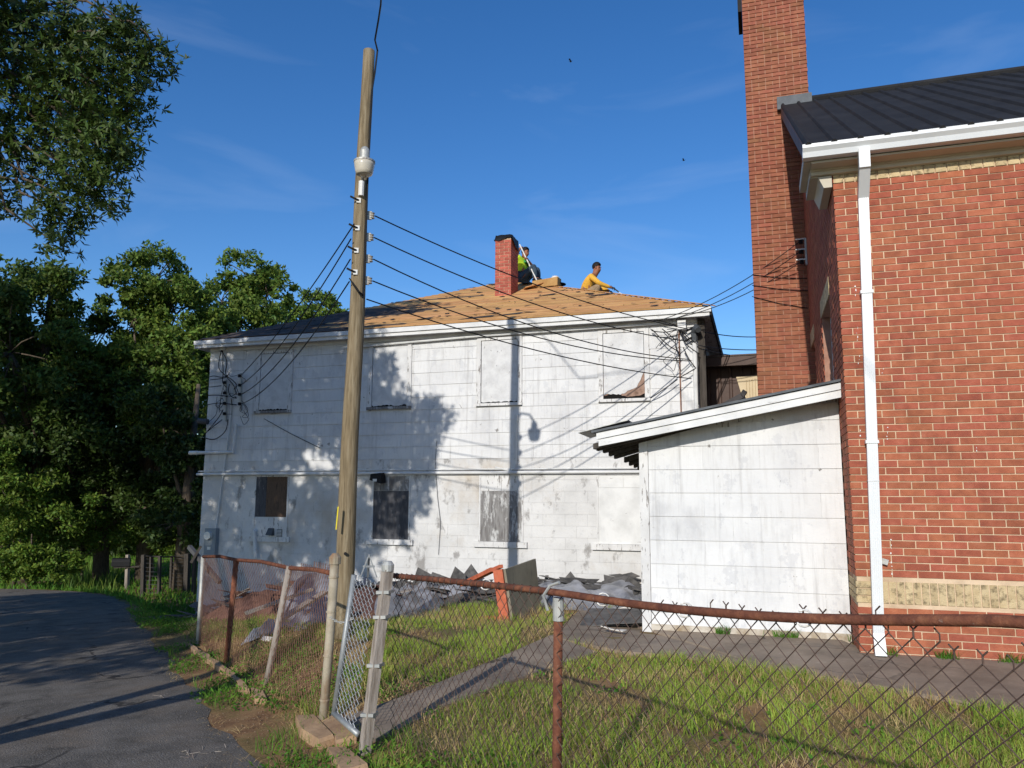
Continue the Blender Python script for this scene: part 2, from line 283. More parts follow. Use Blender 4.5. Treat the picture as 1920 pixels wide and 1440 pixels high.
def cracks(name, scale, w, col, amt):
    m = M[name]; N = m.node_tree.nodes; K = m.node_tree.links.new; b = N['Principled BSDF']; src = b.inputs['Base Color'].links[0].from_socket
    g_ = N.new('ShaderNodeNewGeometry'); nz_ = N.new('ShaderNodeTexNoise'); nz_.inputs['Scale'].default_value = 3; K(g_.outputs['Position'], nz_.inputs[0])
    mr = N.new('ShaderNodeMixRGB'); mr.blend_type = 'ADD'; mr.inputs[0].default_value = .5; K(g_.outputs['Position'], mr.inputs[1]); K(nz_.outputs['Color'], mr.inputs[2])
    v = N.new('ShaderNodeTexVoronoi'); v.feature = 'DISTANCE_TO_EDGE'; v.inputs['Scale'].default_value = scale; K(mr.outputs[0], v.inputs[0])
    r = N.new('ShaderNodeValToRGB'); r.color_ramp.elements[0].position = w*.4; r.color_ramp.elements[1].position = w; r.color_ramp.elements[0].color = (amt, amt, amt, 1); r.color_ramp.elements[1].color = (0, 0, 0, 1); K(v.outputs['Distance'], r.inputs[0])
    n2 = N.new('ShaderNodeTexNoise'); n2.inputs['Scale'].default_value = .9; K(g_.outputs['Position'], n2.inputs[0]); mu = N.new('ShaderNodeMixRGB'); mu.blend_type = 'MULTIPLY'; mu.inputs[0].default_value = 1
    r2 = N.new('ShaderNodeValToRGB'); r2.color_ramp.elements[0].position = .45; r2.color_ramp.elements[1].position = .6; K(n2.outputs[0], r2.inputs[0]); K(r.outputs[0], mu.inputs[1]); K(r2.outputs[0], mu.inputs[2])
    mx = N.new('ShaderNodeMixRGB'); mx.inputs[2].default_value = lin(col); K(mu.outputs[0], mx.inputs[0]); K(src, mx.inputs[1]); K(mx.outputs[0], b.inputs['Base Color'])
cracks('asphalt', .7, .02, (48, 46, 45), .85); cracks('concrete', .8, .012, (64, 58, 50), .9)
# ================================================================== GROUND
def grid_coords(fine0, fine1, step, far):
    a = list(np.arange(fine0, fine1+1e-6, step)); s = step; lo = [fine0]; hi = [fine1]
    while hi[-1] < far: s *= 1.35; hi.append(hi[-1]+s); lo.append(lo[-1]-s)
    return sorted(set(lo[1:]+a+hi[1:]))
gx = grid_coords(-18, 5, .25, 400); gy = grid_coords(-2, 18, .25, 400)
def base_z(x, y):
    u = road_u(x, y); z = gz(x, y)
    if -4.6 < u < -.3: z -= .05
    if u < -4.8: z += .05*min(-4.8-u, 4)*.5
    z += .012*math.sin(x*5.1+y*2.3)*math.sin(y*4.3-x) if u > .3 else 0
    return z
GV = [(x, y, base_z(x, y)) for y in gy for x in gx]; nx = len(gx)
GF = [(j*nx+i, j*nx+i+1, (j+1)*nx+i+1, (j+1)*nx+i) for j in range(len(gy)-1) for i in range(nx-1)]
tag(link('ground', npmesh('ground', GV, GF), M['soil'], smooth=True), kind='structure')
# road: a sheet along the road line, ragged right edge, plus the far bend to the left
path = [(RP+RD*q, RN) for q in np.arange(-12, S_B, .3)]
a0 = math.atan2(RN.y, RN.x)
for q in np.linspace(0, 1, 22): an = a0+(math.pi/2-a0)*q; nn = Vector((math.cos(an), math.sin(an))); path.append((BC+nn*R_B, nn))
path += [(Vector((BC.x-q, BC.y+R_B)), Vector((0, 1))) for q in np.arange(.5, 30, .6)]
us = [0, -.12, -.4, -1, -2, -3, -4, -4.8]; V = []; Fc = []
for i, (q, nn) in enumerate(path):
    for j, u in enumerate(us):
        e = (.05*math.sin(i*.81)+.03*math.sin(i*2.1)+.02*math.sin(i*4.0)) if j == 0 else 0
        w = q+nn*(u+e); V.append((w.x, w.y, gz(w.x, w.y)+(.003 if j == 0 else .008+.012*math.sin(min(1, -u/4.8)*math.pi))))
for i in range(len(path)-1):
    for j in range(len(us)-1): k = len(us); Fc.append((i*k+j, i*k+j+1, (i+1)*k+j+1, (i+1)*k+j))
tag(link('road', npmesh('road', V, Fc), M['asphalt'], smooth=True), kind='structure')
# concrete walk and patio
def slab(name, px, mat, h=.035, extra=()):
    pts = [onG(*p) for p in px]+[Vector((x, y, gz(x, y))) for x, y in extra]
    n = len(pts); b = MB(); vs = [(p.x, p.y, gz(p.x, p.y)+h) for p in pts]+[(p.x, p.y, gz(p.x, p.y)-.12) for p in pts]
    b.add(vs, [tuple(range(n)), tuple(range(2*n-1, n-1, -1))]+[(i, n+i, n+(i+1) % n, (i+1) % n) for i in range(n)])
    o = b.build(name, mat); tag(o, kind='structure'); return [(p.x, p.y) for p in pts]
WALK = slab('walkway', [(646, 1352), (790, 1300), (933, 1240), (1033, 1196), (1120, 1228), (957, 1283), (837, 1330), (742, 1378), (694, 1398)], M['concrete'], .03)
PATIO = slab('patio', [(1033, 1200), (1085, 1150)], M['concrete'], .036,
             extra=[(-1.9, 10.2), (-1.2, 10.2), (-1.2, 8.8), (.7, 8.8), (.9, 8.2), (6, 8.2), (6, 6.0)]+[tuple(onG(*p)[:2]) for p in [(1920, 1345), (1640, 1292), (1450, 1262), (1290, 1238), (1167, 1228)]])
# ================================================================== BRICK BUILDING
BY, BX = 8.1, .822; ZB = .117; CH = .0677; BL = .213
bb = thing('brick_building', (BX+2, BY+3, 0), 'tall red brick building with black metal roof at the right edge', 'building')
wall = MB().box(BX+.008, 8, BY+.008, BY+.3, -.1, 4.83).build('wall', M['mortar'], bb)
wall['label'] = 'sunlit red brick front wall with tan bands'
EV, RZ0, SL = 7.78, 5.03, .595; RIDGE = 12.45
gw = MB(); rz = lambda y: RZ0+SL*(y-EV)-.14
# gable side wall with two window openings
wins = [(9.2, 10.33, 2.2, 3.83), (11.73, 12.86, 2.2, 3.83)]
ys = [BY+.3, 9.2, 10.33, 11.73, 12.86, 17.4]
def side_strip(y0, y1, z0, top=True, z1=None):
    za = min(rz(y0), rz(2*RIDGE-y0)) if z1 is None else z1; zb = min(rz(y1), rz(2*RIDGE-y1)) if z1 is None else z1
    gw.hexa([(BX+.008, y0, z0), (BX+.3, y0, z0), (BX+.3, y1, z0), (BX+.008, y1, z0), (BX+.008, y0, za), (BX+.3, y0, za), (BX+.3, y1, zb), (BX+.008, y1, zb)])
side_strip(ys[0], ys[1], -.1); side_strip(ys[2], ys[3], -.1); side_strip(ys[4], RIDGE+.5, -.1); side_strip(RIDGE+.5, ys[5], -.1)
for y0, y1, z0, z1 in wins: side_strip(y0, y1, -.1, z1=z0); side_strip(y0, y1, z1)
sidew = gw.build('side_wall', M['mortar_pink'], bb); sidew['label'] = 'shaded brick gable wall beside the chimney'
# bricks of the front wall
pieces = []
nrow = int((4.72-ZB)/CH)+1
band0 = .624; band1 = .826
for r in range(nrow):
    z = ZB+r*CH+CH/2
    if band0-.01 < z < band1+.01: continue
    off = 0 if r % 2 == 0 else BL/2
    k = 0; x = BX
    while x < 4.3:
        x1 = (BX+BL/2-.0) if (off and k == 0) else x+BL
        pieces.append((x, x1-.0102, z)); x = x1; k += 1
def seen(X, Y, Z):
    p = Vector((X, Y, Z))-O; w = p.dot(W); return w > 0 and abs(p.dot(RT)/w*F) < 960 and abs(p.dot(UP)/w*F) < 720
inview = sorted([q for q in pieces if seen((q[0]+q[1])/2, BY, q[2])], key=lambda q: -(q[1]-q[0])/(Vector((q[0], BY, q[2]))-O).length**2)
single = set(inview[:300]); rest = MB(); me = cube_for('brick')
for q in pieces:
    x0, x1, z = q; pr = random.uniform(-.0015, .0025)
    if q in single: piece('brick', me, wall, ((x0+x1)/2, BY+.03-pr, z+random.uniform(-.001, .001)), (x1-x0, .06, CH-.0098))
    else: rest.box(x0, x1, BY-pr, BY+.06, z-(CH-.0098)/2, z+(CH-.0098)/2)
# side wall bricks: too foreshortened to pick apart
r = 0; z = ZB+CH/2
while z < 7.6:
    y = BY+(0 if r % 2 else -BL/2)
    while y < 12.5:
        y0 = max(y, BY+.001); y1 = min(y+BL-.011, 12.46); zt = z+CH/2
        ok = zt < min(rz(y0), rz(y1))-.02 and y1 > y0+.02 and z > 2.3
        if z <= 2.3: ok = y1 < 8.78 and y1 > y0+.02 and not (band0-.01 < z < band1+.01)
        for w0, w1, a, b_ in wins:
            if y1 > w0 and y0 < w1 and a < z < b_+.22: ok = False
        if ok: rest.box(BX-random.uniform(0, .003), BX+.05, y0, y1, z-(CH-.0098)/2, z+(CH-.0098)/2)
        y += BL
    r += 1; z += CH
ro = rest.build('remaining_brick', M['brick'], bb); ro['kind'] = 'stuff'
# tan brick bands: soldiers below, header course under the cornice, corner return
me = cube_for('tan_brick')
x = BX+.21
while x < 4.2:
    piece('tan_brick', me, wall, (x+.03, BY+.028, (band0+band1)/2), (.058, .06, band1-band0-.008)); x += .0685
for i in range(3):
    piece('tan_brick', me, wall, (BX+.1, BY+.027, band0+CH*(i+.5)), (.198, .062, CH-.011))
    for j in range(3): piece('tan_brick', me, sidew, (BX+.025, BY+.115+j*.213+.0, band0+CH*(i+.5)), (.054, .202, CH-.012))
x = BX; ztop = ZB+nrow*CH
while x < 4.2:
    piece('tan_brick', me, wall, (x+.0505, BY+.027, ztop+.045), (.092, .062, .083)); x += .1025
# windows in the side wall
for y0, y1, z0, z1 in wins:
    w = MB(); w.box(BX+.10, BX+.16, y0+.005, y0+.09, z0+.09, z1-.09).box(BX+.10, BX+.16, y1-.09, y1-.005, z0+.09, z1-.09).box(BX+.10, BX+.16, y0+.005, y1-.005, z1-.088, z1-.005).box(BX+.10, BX+.16, y0+.005, y1-.005, z0, z0+.088)
    w.box(BX+.11, BX+.15, y0+.09, y1-.09, (z0+z1)/2-.03, (z0+z1)/2+.03)
    wo = w.build('window', M['white_metal'], bb)
    MB().box(BX+.125, BX+.135, y0+.085, y1-.085, z0+.085, z1-.085).build('pane', M['dark_board'], wo)
    lb = MB(); lb.box(BX-.004, BX+.12, y0-.06, y1+.06, z1+.004, z1+.212); lb.build('lintel', M['tan_brick'], wo)
    MB().box(BX-.03, BX+.1, y0-.03, y1+.03, z0-.05, z0-.003).build('sill', M['tan_brick'], wo)
# chimney against the gable
CY = 12.45; cx0, cx1 = .03, .985; CT = 10.6
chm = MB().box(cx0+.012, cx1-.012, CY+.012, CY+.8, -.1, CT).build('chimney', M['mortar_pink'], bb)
cb = MB(); r = 0; z = ZB+CH/2
while z < CT-.05:
    x = cx0-(0 if r % 2 else BL/2)
    if r % 6 == 5: st = BL/2
    else: st = BL
    while x < cx1-.02:
        x0 = max(x, cx0); x1 = min(x+st-.012, cx1)
        if x1-x0 > .025: cb.box(x0, x1, CY-random.uniform(0, .006), CY+.06, z-(CH-.012)/2, z+(CH-.012)/2)
        x += st
    y = CY+.0615
    while y < CY+.78:
        cb.box(cx0-.001, cx0+.06, y, min(y+BL-.012, CY+.79), z-(CH-.012)/2, z+(CH-.012)/2)
        if z > 7.9: cb.box(cx1-.06, cx1+.001, y, min(y+BL-.012, CY+.79), z-(CH-.012)/2, z+(CH-.012)/2)
        y += BL
    r += 1; z += CH
o = cb.build('chimney_brick', M['chimney_brick'], chm); o['kind'] = 'stuff'
MB().box(cx0-.07, cx0-.004, CY+.02, CY+.7, 9.55, CT).build('flue_bracket', M['black_metal'], chm)
# roof: standing ribs, ridge cap, flashing
rx0 = .555; roof = MB(); th = math.atan(SL)
def rpt(x, y, d=0): return (x, y-d*math.sin(th), RZ0+SL*(y-EV)+d*math.cos(th))
roof.add([rpt(rx0, EV-.03), rpt(8, EV-.03), rpt(8, RIDGE), rpt(rx0, RIDGE), rpt(rx0, EV-.03, -.03), rpt(8, EV-.03, -.03), rpt(8, RIDGE, -.03), rpt(rx0, RIDGE, -.03)],
         [(0, 1, 2, 3), (7, 6, 5, 4), (0, 4, 5, 1), (1, 5, 6, 2), (2, 6, 7, 3), (3, 7, 4, 0)])
zr = RZ0+SL*(RIDGE-EV)
roof.add([(rx0, RIDGE, zr), (8, RIDGE, zr), (8, 17.2, 5.0), (rx0, 17.2, 5.0)], [(0, 1, 2, 3)])
ro = roof.build('roof', M['black_metal'], bb)
rib = MB(); x = rx0+.03; k = 0
while x < 6:
    h = .026; wd_ = .03
    q = [rpt(x-wd_, EV-.032, .001), rpt(x-wd_*.4, EV-.032, h), rpt(x+wd_*.4, EV-.032, h), rpt(x+wd_, EV-.032, .001), rpt(x-wd_, RIDGE-.06, .001), rpt(x-wd_*.4, RIDGE-.06, h), rpt(x+wd_*.4, RIDGE-.06, h), rpt(x+wd_, RIDGE-.06, .001)]
    rb = MB().add(q, [(0, 1, 5, 4), (1, 2, 6, 5), (2, 3, 7, 6), (0, 3, 2, 1), (4, 5, 6, 7), (0, 4, 7, 3)]); rb.build('roof_rib', M['black_metal'], ro); x += .235
MB().tube([(rx0, RIDGE, zr+.02), (8, RIDGE, zr+.02)], .06, 8).build('ridge_cap', M['black_metal'], ro)
MB().box(.5, 1.02, CY-.10, CY-.012, zr-.12, zr+.09).build('flashing', M['flashing'], ro)
# rake board, gutter, cornice with return
rk = MB(); rk.hexa([rpt(rx0-.004, EV+.05, -.17), rpt(rx0+.03, EV+.05, -.17), rpt(rx0+.03, CY-.02, -.17), rpt(rx0-.004, CY-.02, -.17), rpt(rx0-.004, EV+.05, -.032), rpt(rx0+.03, EV+.05, -.032), rpt(rx0+.03, CY-.02, -.032), rpt(rx0-.004, CY-.02, -.032)])
rk.build('rake_board', M['brown_metal'], bb)
rs = MB(); rs.hexa([rpt(rx0+.03, EV+.3, -.13), rpt(BX+.2, EV+.3, -.13), rpt(BX+.2, CY-.02, -.13), rpt(rx0+.03, CY-.02, -.13), rpt(rx0+.03, EV+.3, -.04), rpt(BX+.2, EV+.3, -.04), rpt(BX+.2, CY-.02, -.04), rpt(rx0+.03, CY-.02, -.04)])
rs.build('rake_soffit', M['brown_metal'], bb)
g = MB(); gx0 = .53
prof = [(EV+.10, 4.985), (EV-.01, 4.985), (EV-.012, 5.02), (EV-.03, 5.02), (EV-.03, 4.985), (EV+.0, 4.95), (EV+.015, 4.90), (EV+.03, 4.895), (EV+.10, 4.895)]
g.prism(prof, 'X', gx0, 8); gut = g.build('gutter', M['white_metal'], bb)
cn = MB().prism([(BY-.008, 4.889), (EV+.103, 4.889), (EV+.103, 4.868), (BY-.062, 4.866), (BY-.06, 4.852), (BY-.045, 4.846), (BY-.045, 4.812), (BY-.008, 4.806)], 'X', rx0+.06, 8)
cn.build('cornice', M['soffit_paint'], bb)
ret = MB(); yb = 8.72
ret.box(gx0+.012, BX-.012, EV+.12, yb, 4.893, 4.98).box(gx0+.075, BX-.012, BY-.005, yb, 4.80, 4.888).prism([(rx0+.13, 4.795), (BX-.012, 4.795), (BX-.012, 4.68), (BX-.09, 4.68)], 'Y', BY-.02, yb)
ret.build('cornice_return', M['soffit_paint'], bb)
# downspout with elbow, straps and kick-out
d0 = onY(1605, 320, BY-.07); xm = 1.065
dp = MB()
def duct(b, path, w, h):
    for a, c in zip(path[:-1], path[1:]): b.bar(a, c, w, h, up=(0, 1, 0) if abs(c[2]-a[2]) > abs(c[1]-a[1]) else (0, 0, 1))
ptop, pbot = onY(1617, 345, BY-.05), onY(1648, 1205, BY-.05)
dp.bar((ptop.x, BY-.05, 4.56), (pbot.x, BY-.05, .33), .094, .07, up=(0, 1, 0))
for i in range(5): dp.bar((ptop.x-.034+i*.017, BY-.0865, 4.55), (pbot.x-.034+i*.017, BY-.0865, .34), .006, .005, up=(0, 1, 0))
dps = dp.build('downspout', M['white_metal'], bb)
el = MB(); el.bar((ptop.x-.002, EV+.03, 4.93), (ptop.x-.002, EV+.05, 4.74), .1, .085, up=(0, 1, 0)); el.bar((ptop.x-.001, EV+.045, 4.77), (ptop.x, BY-.052, 4.53), .098, .078, up=(0, 1, 0))
el.build('elbow', M['white_metal'], dps)
sh = MB(); sh.bar((pbot.x, BY-.05, .36), (pbot.x+.003, BY-.11, .17), .096, .073, up=(0, 1, 0)); sh.build('outlet', M['white_metal'], dps)
MB().bar((pbot.x+.003, BY-.1105, .169), (pbot.x+.003, BY-.112, .165), .08, .058, up=(0, 1, 0)).build('outlet_mouth', M['dark_void'], dps)
st = MB().bar((pbot.x+.05, BY-.03, 1.02), (pbot.x+.12, BY-.05, 1.0), .05, .012, up=(0, 1, 0)); st.build('loose_strap', M['galv'], dps)
for z in (3.55, 2.1):
    t = (4.56-z)/(4.56-.33); xx = ptop.x+(pbot.x-ptop.x)*t
    MB().box(xx-.058, xx+.058, BY-.094, BY-.0005, z, z+.03).build('strap', M['white_metal'], dps)
t = (4.56-1.75)/(4.56-.33); xx = ptop.x+(pbot.x-ptop.x)*t; MB().box(xx-.0495, xx+.0495, BY-.0895, BY-.012, 1.745, 1.752).build('seam', M['conduit'], dps)
dr = MB()
rr = random.Random(11)
for px, y0, y1 in ((1603, 535, 556), (1607, 612, 640), (1610, 665, 684), (1612, 805, 820), (1655, 690, 700), (1664, 800, 830), (1670, 1010, 1040), (1672, 1052, 1080), (1830, 838, 850)):
    y = y0
    while y < y1:
        h = rr.uniform(2, 7); q0, q1 = onY(px+rr.uniform(-1.5, 1.5), y, BY), onY(px, min(y1, y+h), BY); w_ = rr.uniform(.002, .009); n_ = 6
        dr.prism([(q0.x+w_*math.cos(t*1.047)*rr.uniform(.5, 1), (q0.z+q1.z)/2+(q0.z-q1.z)*.5*math.sin(t*1.047)*rr.uniform(.6, 1)) for t in range(n_)], 'Y', BY-.0052, BY-.0038); y += h+rr.uniform(1, 6)
o = dr.build('paint_drip', M['porcelain'], wall); o['kind'] = 'stuff'
# insulator rack on the gable corner
rk_ = onX(1513, 470, BX); ry = 12.25
ir = MB().box(BX-.03, BX-.003, ry-.03, ry+.03, 5.08, 5.5).build('insulator_rack', M['galv'], bb)
INS = []
for z in (5.45, 5.29, 5.13):
    MB().lathe((BX-.08, ry, z-.03), [(.02, 0), (.04, .008), (.025, .03), (.04, .052), (.02, .06)], 10).build('insulator', M['rubber'], ir); INS.append(Vector((BX-.1, ry-.02, z)))
    MB().box(BX-.16, BX-.02, ry-.015, ry+.015, z+.033, z+.05).build('insulator_arm', M['porcelain'], ir)
# ================================================================== SHED
SX0, SX1, SY = -1.262, BX-.004, 8.75
shed = thing('lean_to_shed', (-.2, 9.6, .1), 'low white lean-to shed with sloping roof against the brick building', 'shed')
rt = lambda x: 2.77+(x-.8)*.1835          # top line of the rake board
sw = MB(); sw.add([(SX0, SY+.016, 0), (SX1, SY+.016, 0), (SX1, SY+.016, rt(SX1)-.06), (SX0, SY+.016, rt(SX0)-.06), (SX0, SY+2.0, 0), (SX1, SY+2.0, 0), (SX1, SY+2.0, rt(SX1)-.06), (SX0, SY+2.0, rt(SX0)-.06)],
                  [(0, 3, 2, 1), (4, 5, 6, 7), (0, 1, 5, 4), (1, 2, 6, 5), (2, 3, 7, 6), (3, 0, 4, 7)])
swo = sw.build('wall', M['trim_paint'], shed)
def shingle_mesh(mat):
    b = MB().hexa([(-.5, -.014, -.5), (.5, -.014, -.5), (.5, 0, -.5), (-.5, 0, -.5), (-.5, -.005, .5), (.5, -.005, .5), (.5, 0, .5), (-.5, 0, .5)])
    me = b.mesh('shingle'); me.materials.append(M[mat]); return me
SH = shingle_mesh('siding')
bounds = [.02+.108, .362, .617, .872, 1.127, 1.382, 1.637, 1.891, 2.146, 2.4, 2.656, 2.9]
for i in range(len(bounds)-1):
    z0, z1 = bounds[i], bounds[i+1]; x = SX0+.09-(0 if i % 2 else .295)
    while x < SX1-.01:
        a = max(x, SX0+.09); b_ = min(x+.588, SX1-.002); x += .59
        if b_-a < .03: continue
        zt = min(z1-.002, rt((a+b_)/2)-.17)
        if zt-z0 < .04: continue
        piece('siding_shingle', SH, swo, ((a+b_)/2, SY+.0155-random.uniform(0, .0015), (z0+zt)/2), (b_-a, 1, zt-z0))
MB().box(SX0-.012, SX0+.085, SY-.012, SY+.015, .1, rt(SX0)-.17).build('corner_board', M['trim_paint'], shed)
MB().box(SX0-.008, SX1, SY-.004, SY+.03, -.05, .235).build('plinth', M['dirty_plinth'], shed)
ex = -1.69; RKY = SY-.33
def rake(b, x0, x1, y0, y1, t0, t1):
    b.hexa([(x0, y0, rt(x0)-t1), (x1, y0, rt(x1)-t1), (x1, y1, rt(x1)-t1), (x0, y1, rt(x0)-t1), (x0, y0, rt(x0)-t0), (x1, y0, rt(x1)-t0), (x1, y1, rt(x1)-t0), (x0, y1, rt(x0)-t0)]); return b
rake(MB(), ex, SX1, RKY, RKY+.03, .028, .098).build('rake_board', M['fascia_paint'], shed)
rake(MB(), ex+.02, SX1, RKY+.018, RKY+.045, .101, .178).build('rake_board', M['fascia_paint'], shed)
rake(MB(), ex-.05, SX1, RKY-.03, SY+2.2, -.004, .02).build('roof', M['flashing'], shed)
b = MB(); b.hexa([(ex-.2, RKY-.02, rt(ex-.2)+.01), (ex+.35, RKY-.02, rt(ex+.35)+.035), (ex+.35, SY+.4, rt(ex+.35)+.035), (ex-.2, SY+.3, rt(ex-.2)+.0), (ex-.2, RKY-.02, rt(ex-.2)+.016), (ex+.35, RKY-.02, rt(ex+.35)+.045), (ex+.35, SY+.4, rt(ex+.35)+.045), (ex-.2, SY+.3, rt(ex-.2)+.007)])
b.build('loose_roof_sheet', M['galv'], shed)
tips = [(1112, 842), (1118, 845), (1130, 849), (1141, 855), (1151, 860), (1170, 867), (1179, 873), (1188, 877), (1195, 881), (1199, 883), (1204, 885)]
for k, tp in enumerate(tips):
    y = RKY+.05+k*.126; q = onY(tp[0], tp[1], y); xr = SX1-.01; zr_ = rt(xr)-.05
    MB().hexa([(q.x, y, q.z), (xr, y, zr_-.02), (xr, y+.1255, zr_-.02), (q.x, y+.1255, q.z), (q.x, y, q.z+.06), (xr, y, zr_), (xr, y+.1255, zr_), (q.x, y+.1255, q.z+.06)]).build('deck_board', M['dark_wood'], shed)
# ragged shingle lump left on the shed roof
tl = onY(1385, 738, SY+.1)
b = MB(); b.bar((tl.x-.16, SY+.1, rt(tl.x-.16)+.03), (tl.x+.05, SY+.02, rt(tl.x)+.09), .16, .03, w2=.1, h2=.06)
b.bar((tl.x-.02, SY+.05, rt(tl.x)+.02), (tl.x+.07, SY+.05, rt(tl.x)+.15), .1, .05)
tag(b.build('shingle_lump', M['felt'], base=(tl.x, SY+.05, rt(tl.x))), 'ragged dark shingle lump lying on the shed roof', 'roof scrap')
# ================================================================== METAL ANNEX behind
ax = thing('metal_annex', (-.3, 15.4, 0), 'tan ribbed metal annex glimpsed between white house and brick chimney', 'building')
AY = 15.0
aw = MB().box(-.9, 3, AY, AY+3, 0, 4.0).build('wall', M['brown_metal'], ax)
tp_ = [onY(*p, AY-.03) for p in ((1380, 706), (1424, 703), (1426, 752), (1394, 752))]; pnl = MB().prism([(q.x, q.z) for q in tp_], 'Y', AY-.034, AY-.026).build('loose_panel', M['tan_metal'], ax)
for i in range(5): MB().prism([(tp_[2].x-.02-i*.052, AY-.034), (tp_[2].x-.028-i*.052, AY-.042), (tp_[2].x-.036-i*.052, AY-.034)], 'Z', tp_[2].z, tp_[0].z-.03-.012*i).build('panel_rib', M['tan_metal'], pnl)
x = -.88
while x < .9:
    MB().prism([(x, AY-.001), (x+.02, AY-.022), (x+.05, AY-.022), (x+.07, AY-.001)], 'Z', .05, 4.0).build('wall_rib', M['brown_metal'], aw); x += .2
MB().box(-.9, 3, AY-.4, AY-.37, 3.97, 4.14).box(-.9, 3, AY-.369, AY+.0, 4.0, 4.03).build('fascia', M['brown_metal'], ax)
MB().hexa([(-.9, AY-.42, 4.145), (3, AY-.42, 4.145), (3, AY+3, 4.6), (-.9, AY+3, 4.6), (-.9, AY-.42, 4.17), (3, AY-.42, 4.17), (3, AY+3, 4.63), (-.9, AY+3, 4.63)]).build('roof', M['brown_metal'], ax)
# ================================================================== WHITE HOUSE
YH = 13.4; HX0, HX1 = -10.86, -.915
hs = thing('white_house', ((HX0+HX1)/2, YH+5, 0), 'two storey white peeling house with boarded windows and stripped hip roof', 'house')
hw = MB().box(HX0, HX1, YH+.016, YH+10, -1.2, 4.66).build('wall', M['masonry_paint'], hs)
UW = [(-9.36, -8.46), (-6.86, -5.9), (-4.92, -4.04), (-2.63, -1.735)]    # outer trim
LW = [(-9.6, -8.86), (-6.6, -5.9), (-4.86, -4.03), (-2.72, -1.86)]
UW = [(onY(482, 700, YH).x, onY(549, 700, YH).x), (onY(691, 700, YH).x, onY(772, 700, YH).x), (onY(894, 700, YH).x, onY(979, 700, YH).x), (onY(1122, 700, YH).x, onY(1218, 700, YH).x)]
LW = [(onY(476, 950, YH).x, onY(540, 950, YH).x), (onY(697, 950, YH).x, onY(769, 950, YH).x), (onY(898, 950, YH).x, onY(981, 950, YH).x), (onY(1119, 950, YH).x, onY(1206, 950, YH).x)]
ZU0, ZU1 = 3.225, 4.50; ZL0, ZL1 = .79, 1.985
# siding shingles of the upper storey
SZ = 2.27; EX = .2325; i = 0; z0 = SZ
while z0 < 4.6:
    z1 = min(z0+EX, 4.62); x = HX0-(.3 if i % 2 else .05)
    while x < HX1:
        a = max(x, HX0+.002); b_ = min(x+.588, HX1-.002); x += .59
        if b_-a < .03: continue
        segs = [(a, b_)]
        for u0, u1 in UW:
            if z1 > ZU0-.0 and z0 < ZU1:
                ns = []
                for p, q in segs:
                    if q <= u0 or p >= u1: ns.append((p, q))
                    else:
                        if p < u0-.03: ns.append((p, u0-.002))
                        if q > u1+.03: ns.append((u1+.002, q))
                segs = ns
        for p, q in segs: piece('siding_shingle', SH, hw, ((p+q)/2, YH+.0155-random.uniform(0, .003), (z0+z1)/2), (q-p, 1, z1-z0-.002), (random.uniform(-.004, .004), 0, random.uniform(-.002, .002)))
    z0 += EX; i += 1
# painted blocks of the lower storey
bm_ = cube_for('masonry_paint'); z0 = -.12; i = 0
while z0 < SZ-.02:
    z1 = min(z0+.2, SZ-.004); x = HX0-(.2 if i % 2 else 0)
    while x < HX1:
        a = max(x, HX0+.001); b_ = min(x+.3985, HX1-.001); x += .4
        if b_-a < .04: continue
        segs = [(a, b_)]
        for u0, u1 in LW:
            if z1 > ZL0+.0 and z0 < ZL1:
                ns = []
                for p, q in segs:
                    if q <= u0 or p >= u1: ns.append((p, q))
                    else:
                        if p < u0-.03: ns.append((p, u0-.002))
                        if q > u1+.03: ns.append((u1+.002, q))
                segs = ns
        for p, q in segs: piece('block', bm_, hw, ((p+q)/2, YH+.0145-random.uniform(0, .0015), (z0+z1)/2), (q-p, .024, z1-z0-.002))
    z0 += .2; i += 1
# windows
def ragged(x0, x1, z0, z1, rag, n=22):
    pts = [(x1, z1), (x0, z1)]
    for k in range(n+1): pts.append((x0+(x1-x0)*k/n, z0+rag(k/n)))
    return pts
for k, (x0, x1) in enumerate(UW):
    tw = .085
    w = MB().box(x0+.004, x0+tw, YH-.022, YH+.015, ZU0+.055, ZU1).box(x1-tw, x1, YH-.022, YH+.015, ZU0+.055, ZU1).box(x0+tw, x1-tw, YH-.02, YH+.015, ZU1-.05, ZU1)
    wo = w.build('window', M['trim_paint'], hs)
    MB().box(x0-.005, x1+.005, YH-.045, YH+.012, ZU0, ZU0+.05).build('sill', M['trim_paint' if k > 1 else 'weathered_board'], wo)
    MB().box(x0+tw, x1-tw, YH+.009, YH+.0155, ZU0+.05, ZU1-.05).build('opening', M['dark_void'], wo)
    rnd_ = [random.random() for _ in range(40)]
    if k == 3:
        rag = lambda t: .07+.03*rnd_[int(t*22)]+(.0 if t < .45 else (t-.45)*.28)+(.22*(t-.82)/.18 if t > .82 else 0)
        rag2 = lambda t: .05+.02*rnd_[int(t*22)+10]+.03*math.sin(t*7)
        MB().prism(ragged(x0+tw+.004, x1-tw-.004, ZU0+.05, ZU0+.5, rag2), 'Y', YH-.002, YH+.008).build('torn_layer', M['torn_wood'], wo)
        MB().prism(ragged(x0+tw+.009, x1-tw-.009, ZU0+.05, ZU1-.06, rag), 'Y', YH-.012, YH-.003).build('board', M['painted_osb'], wo)
    else:
        rag = lambda t: .012+.03*rnd_[int(t*22)]*(1 if k < 2 else .8)
        MB().prism(ragged(x0+tw+.009, x1-tw-.009, ZU0+.05, ZU1-.06, rag), 'Y', YH-.006, YH+.006).build('board', M['painted_osb'], wo)
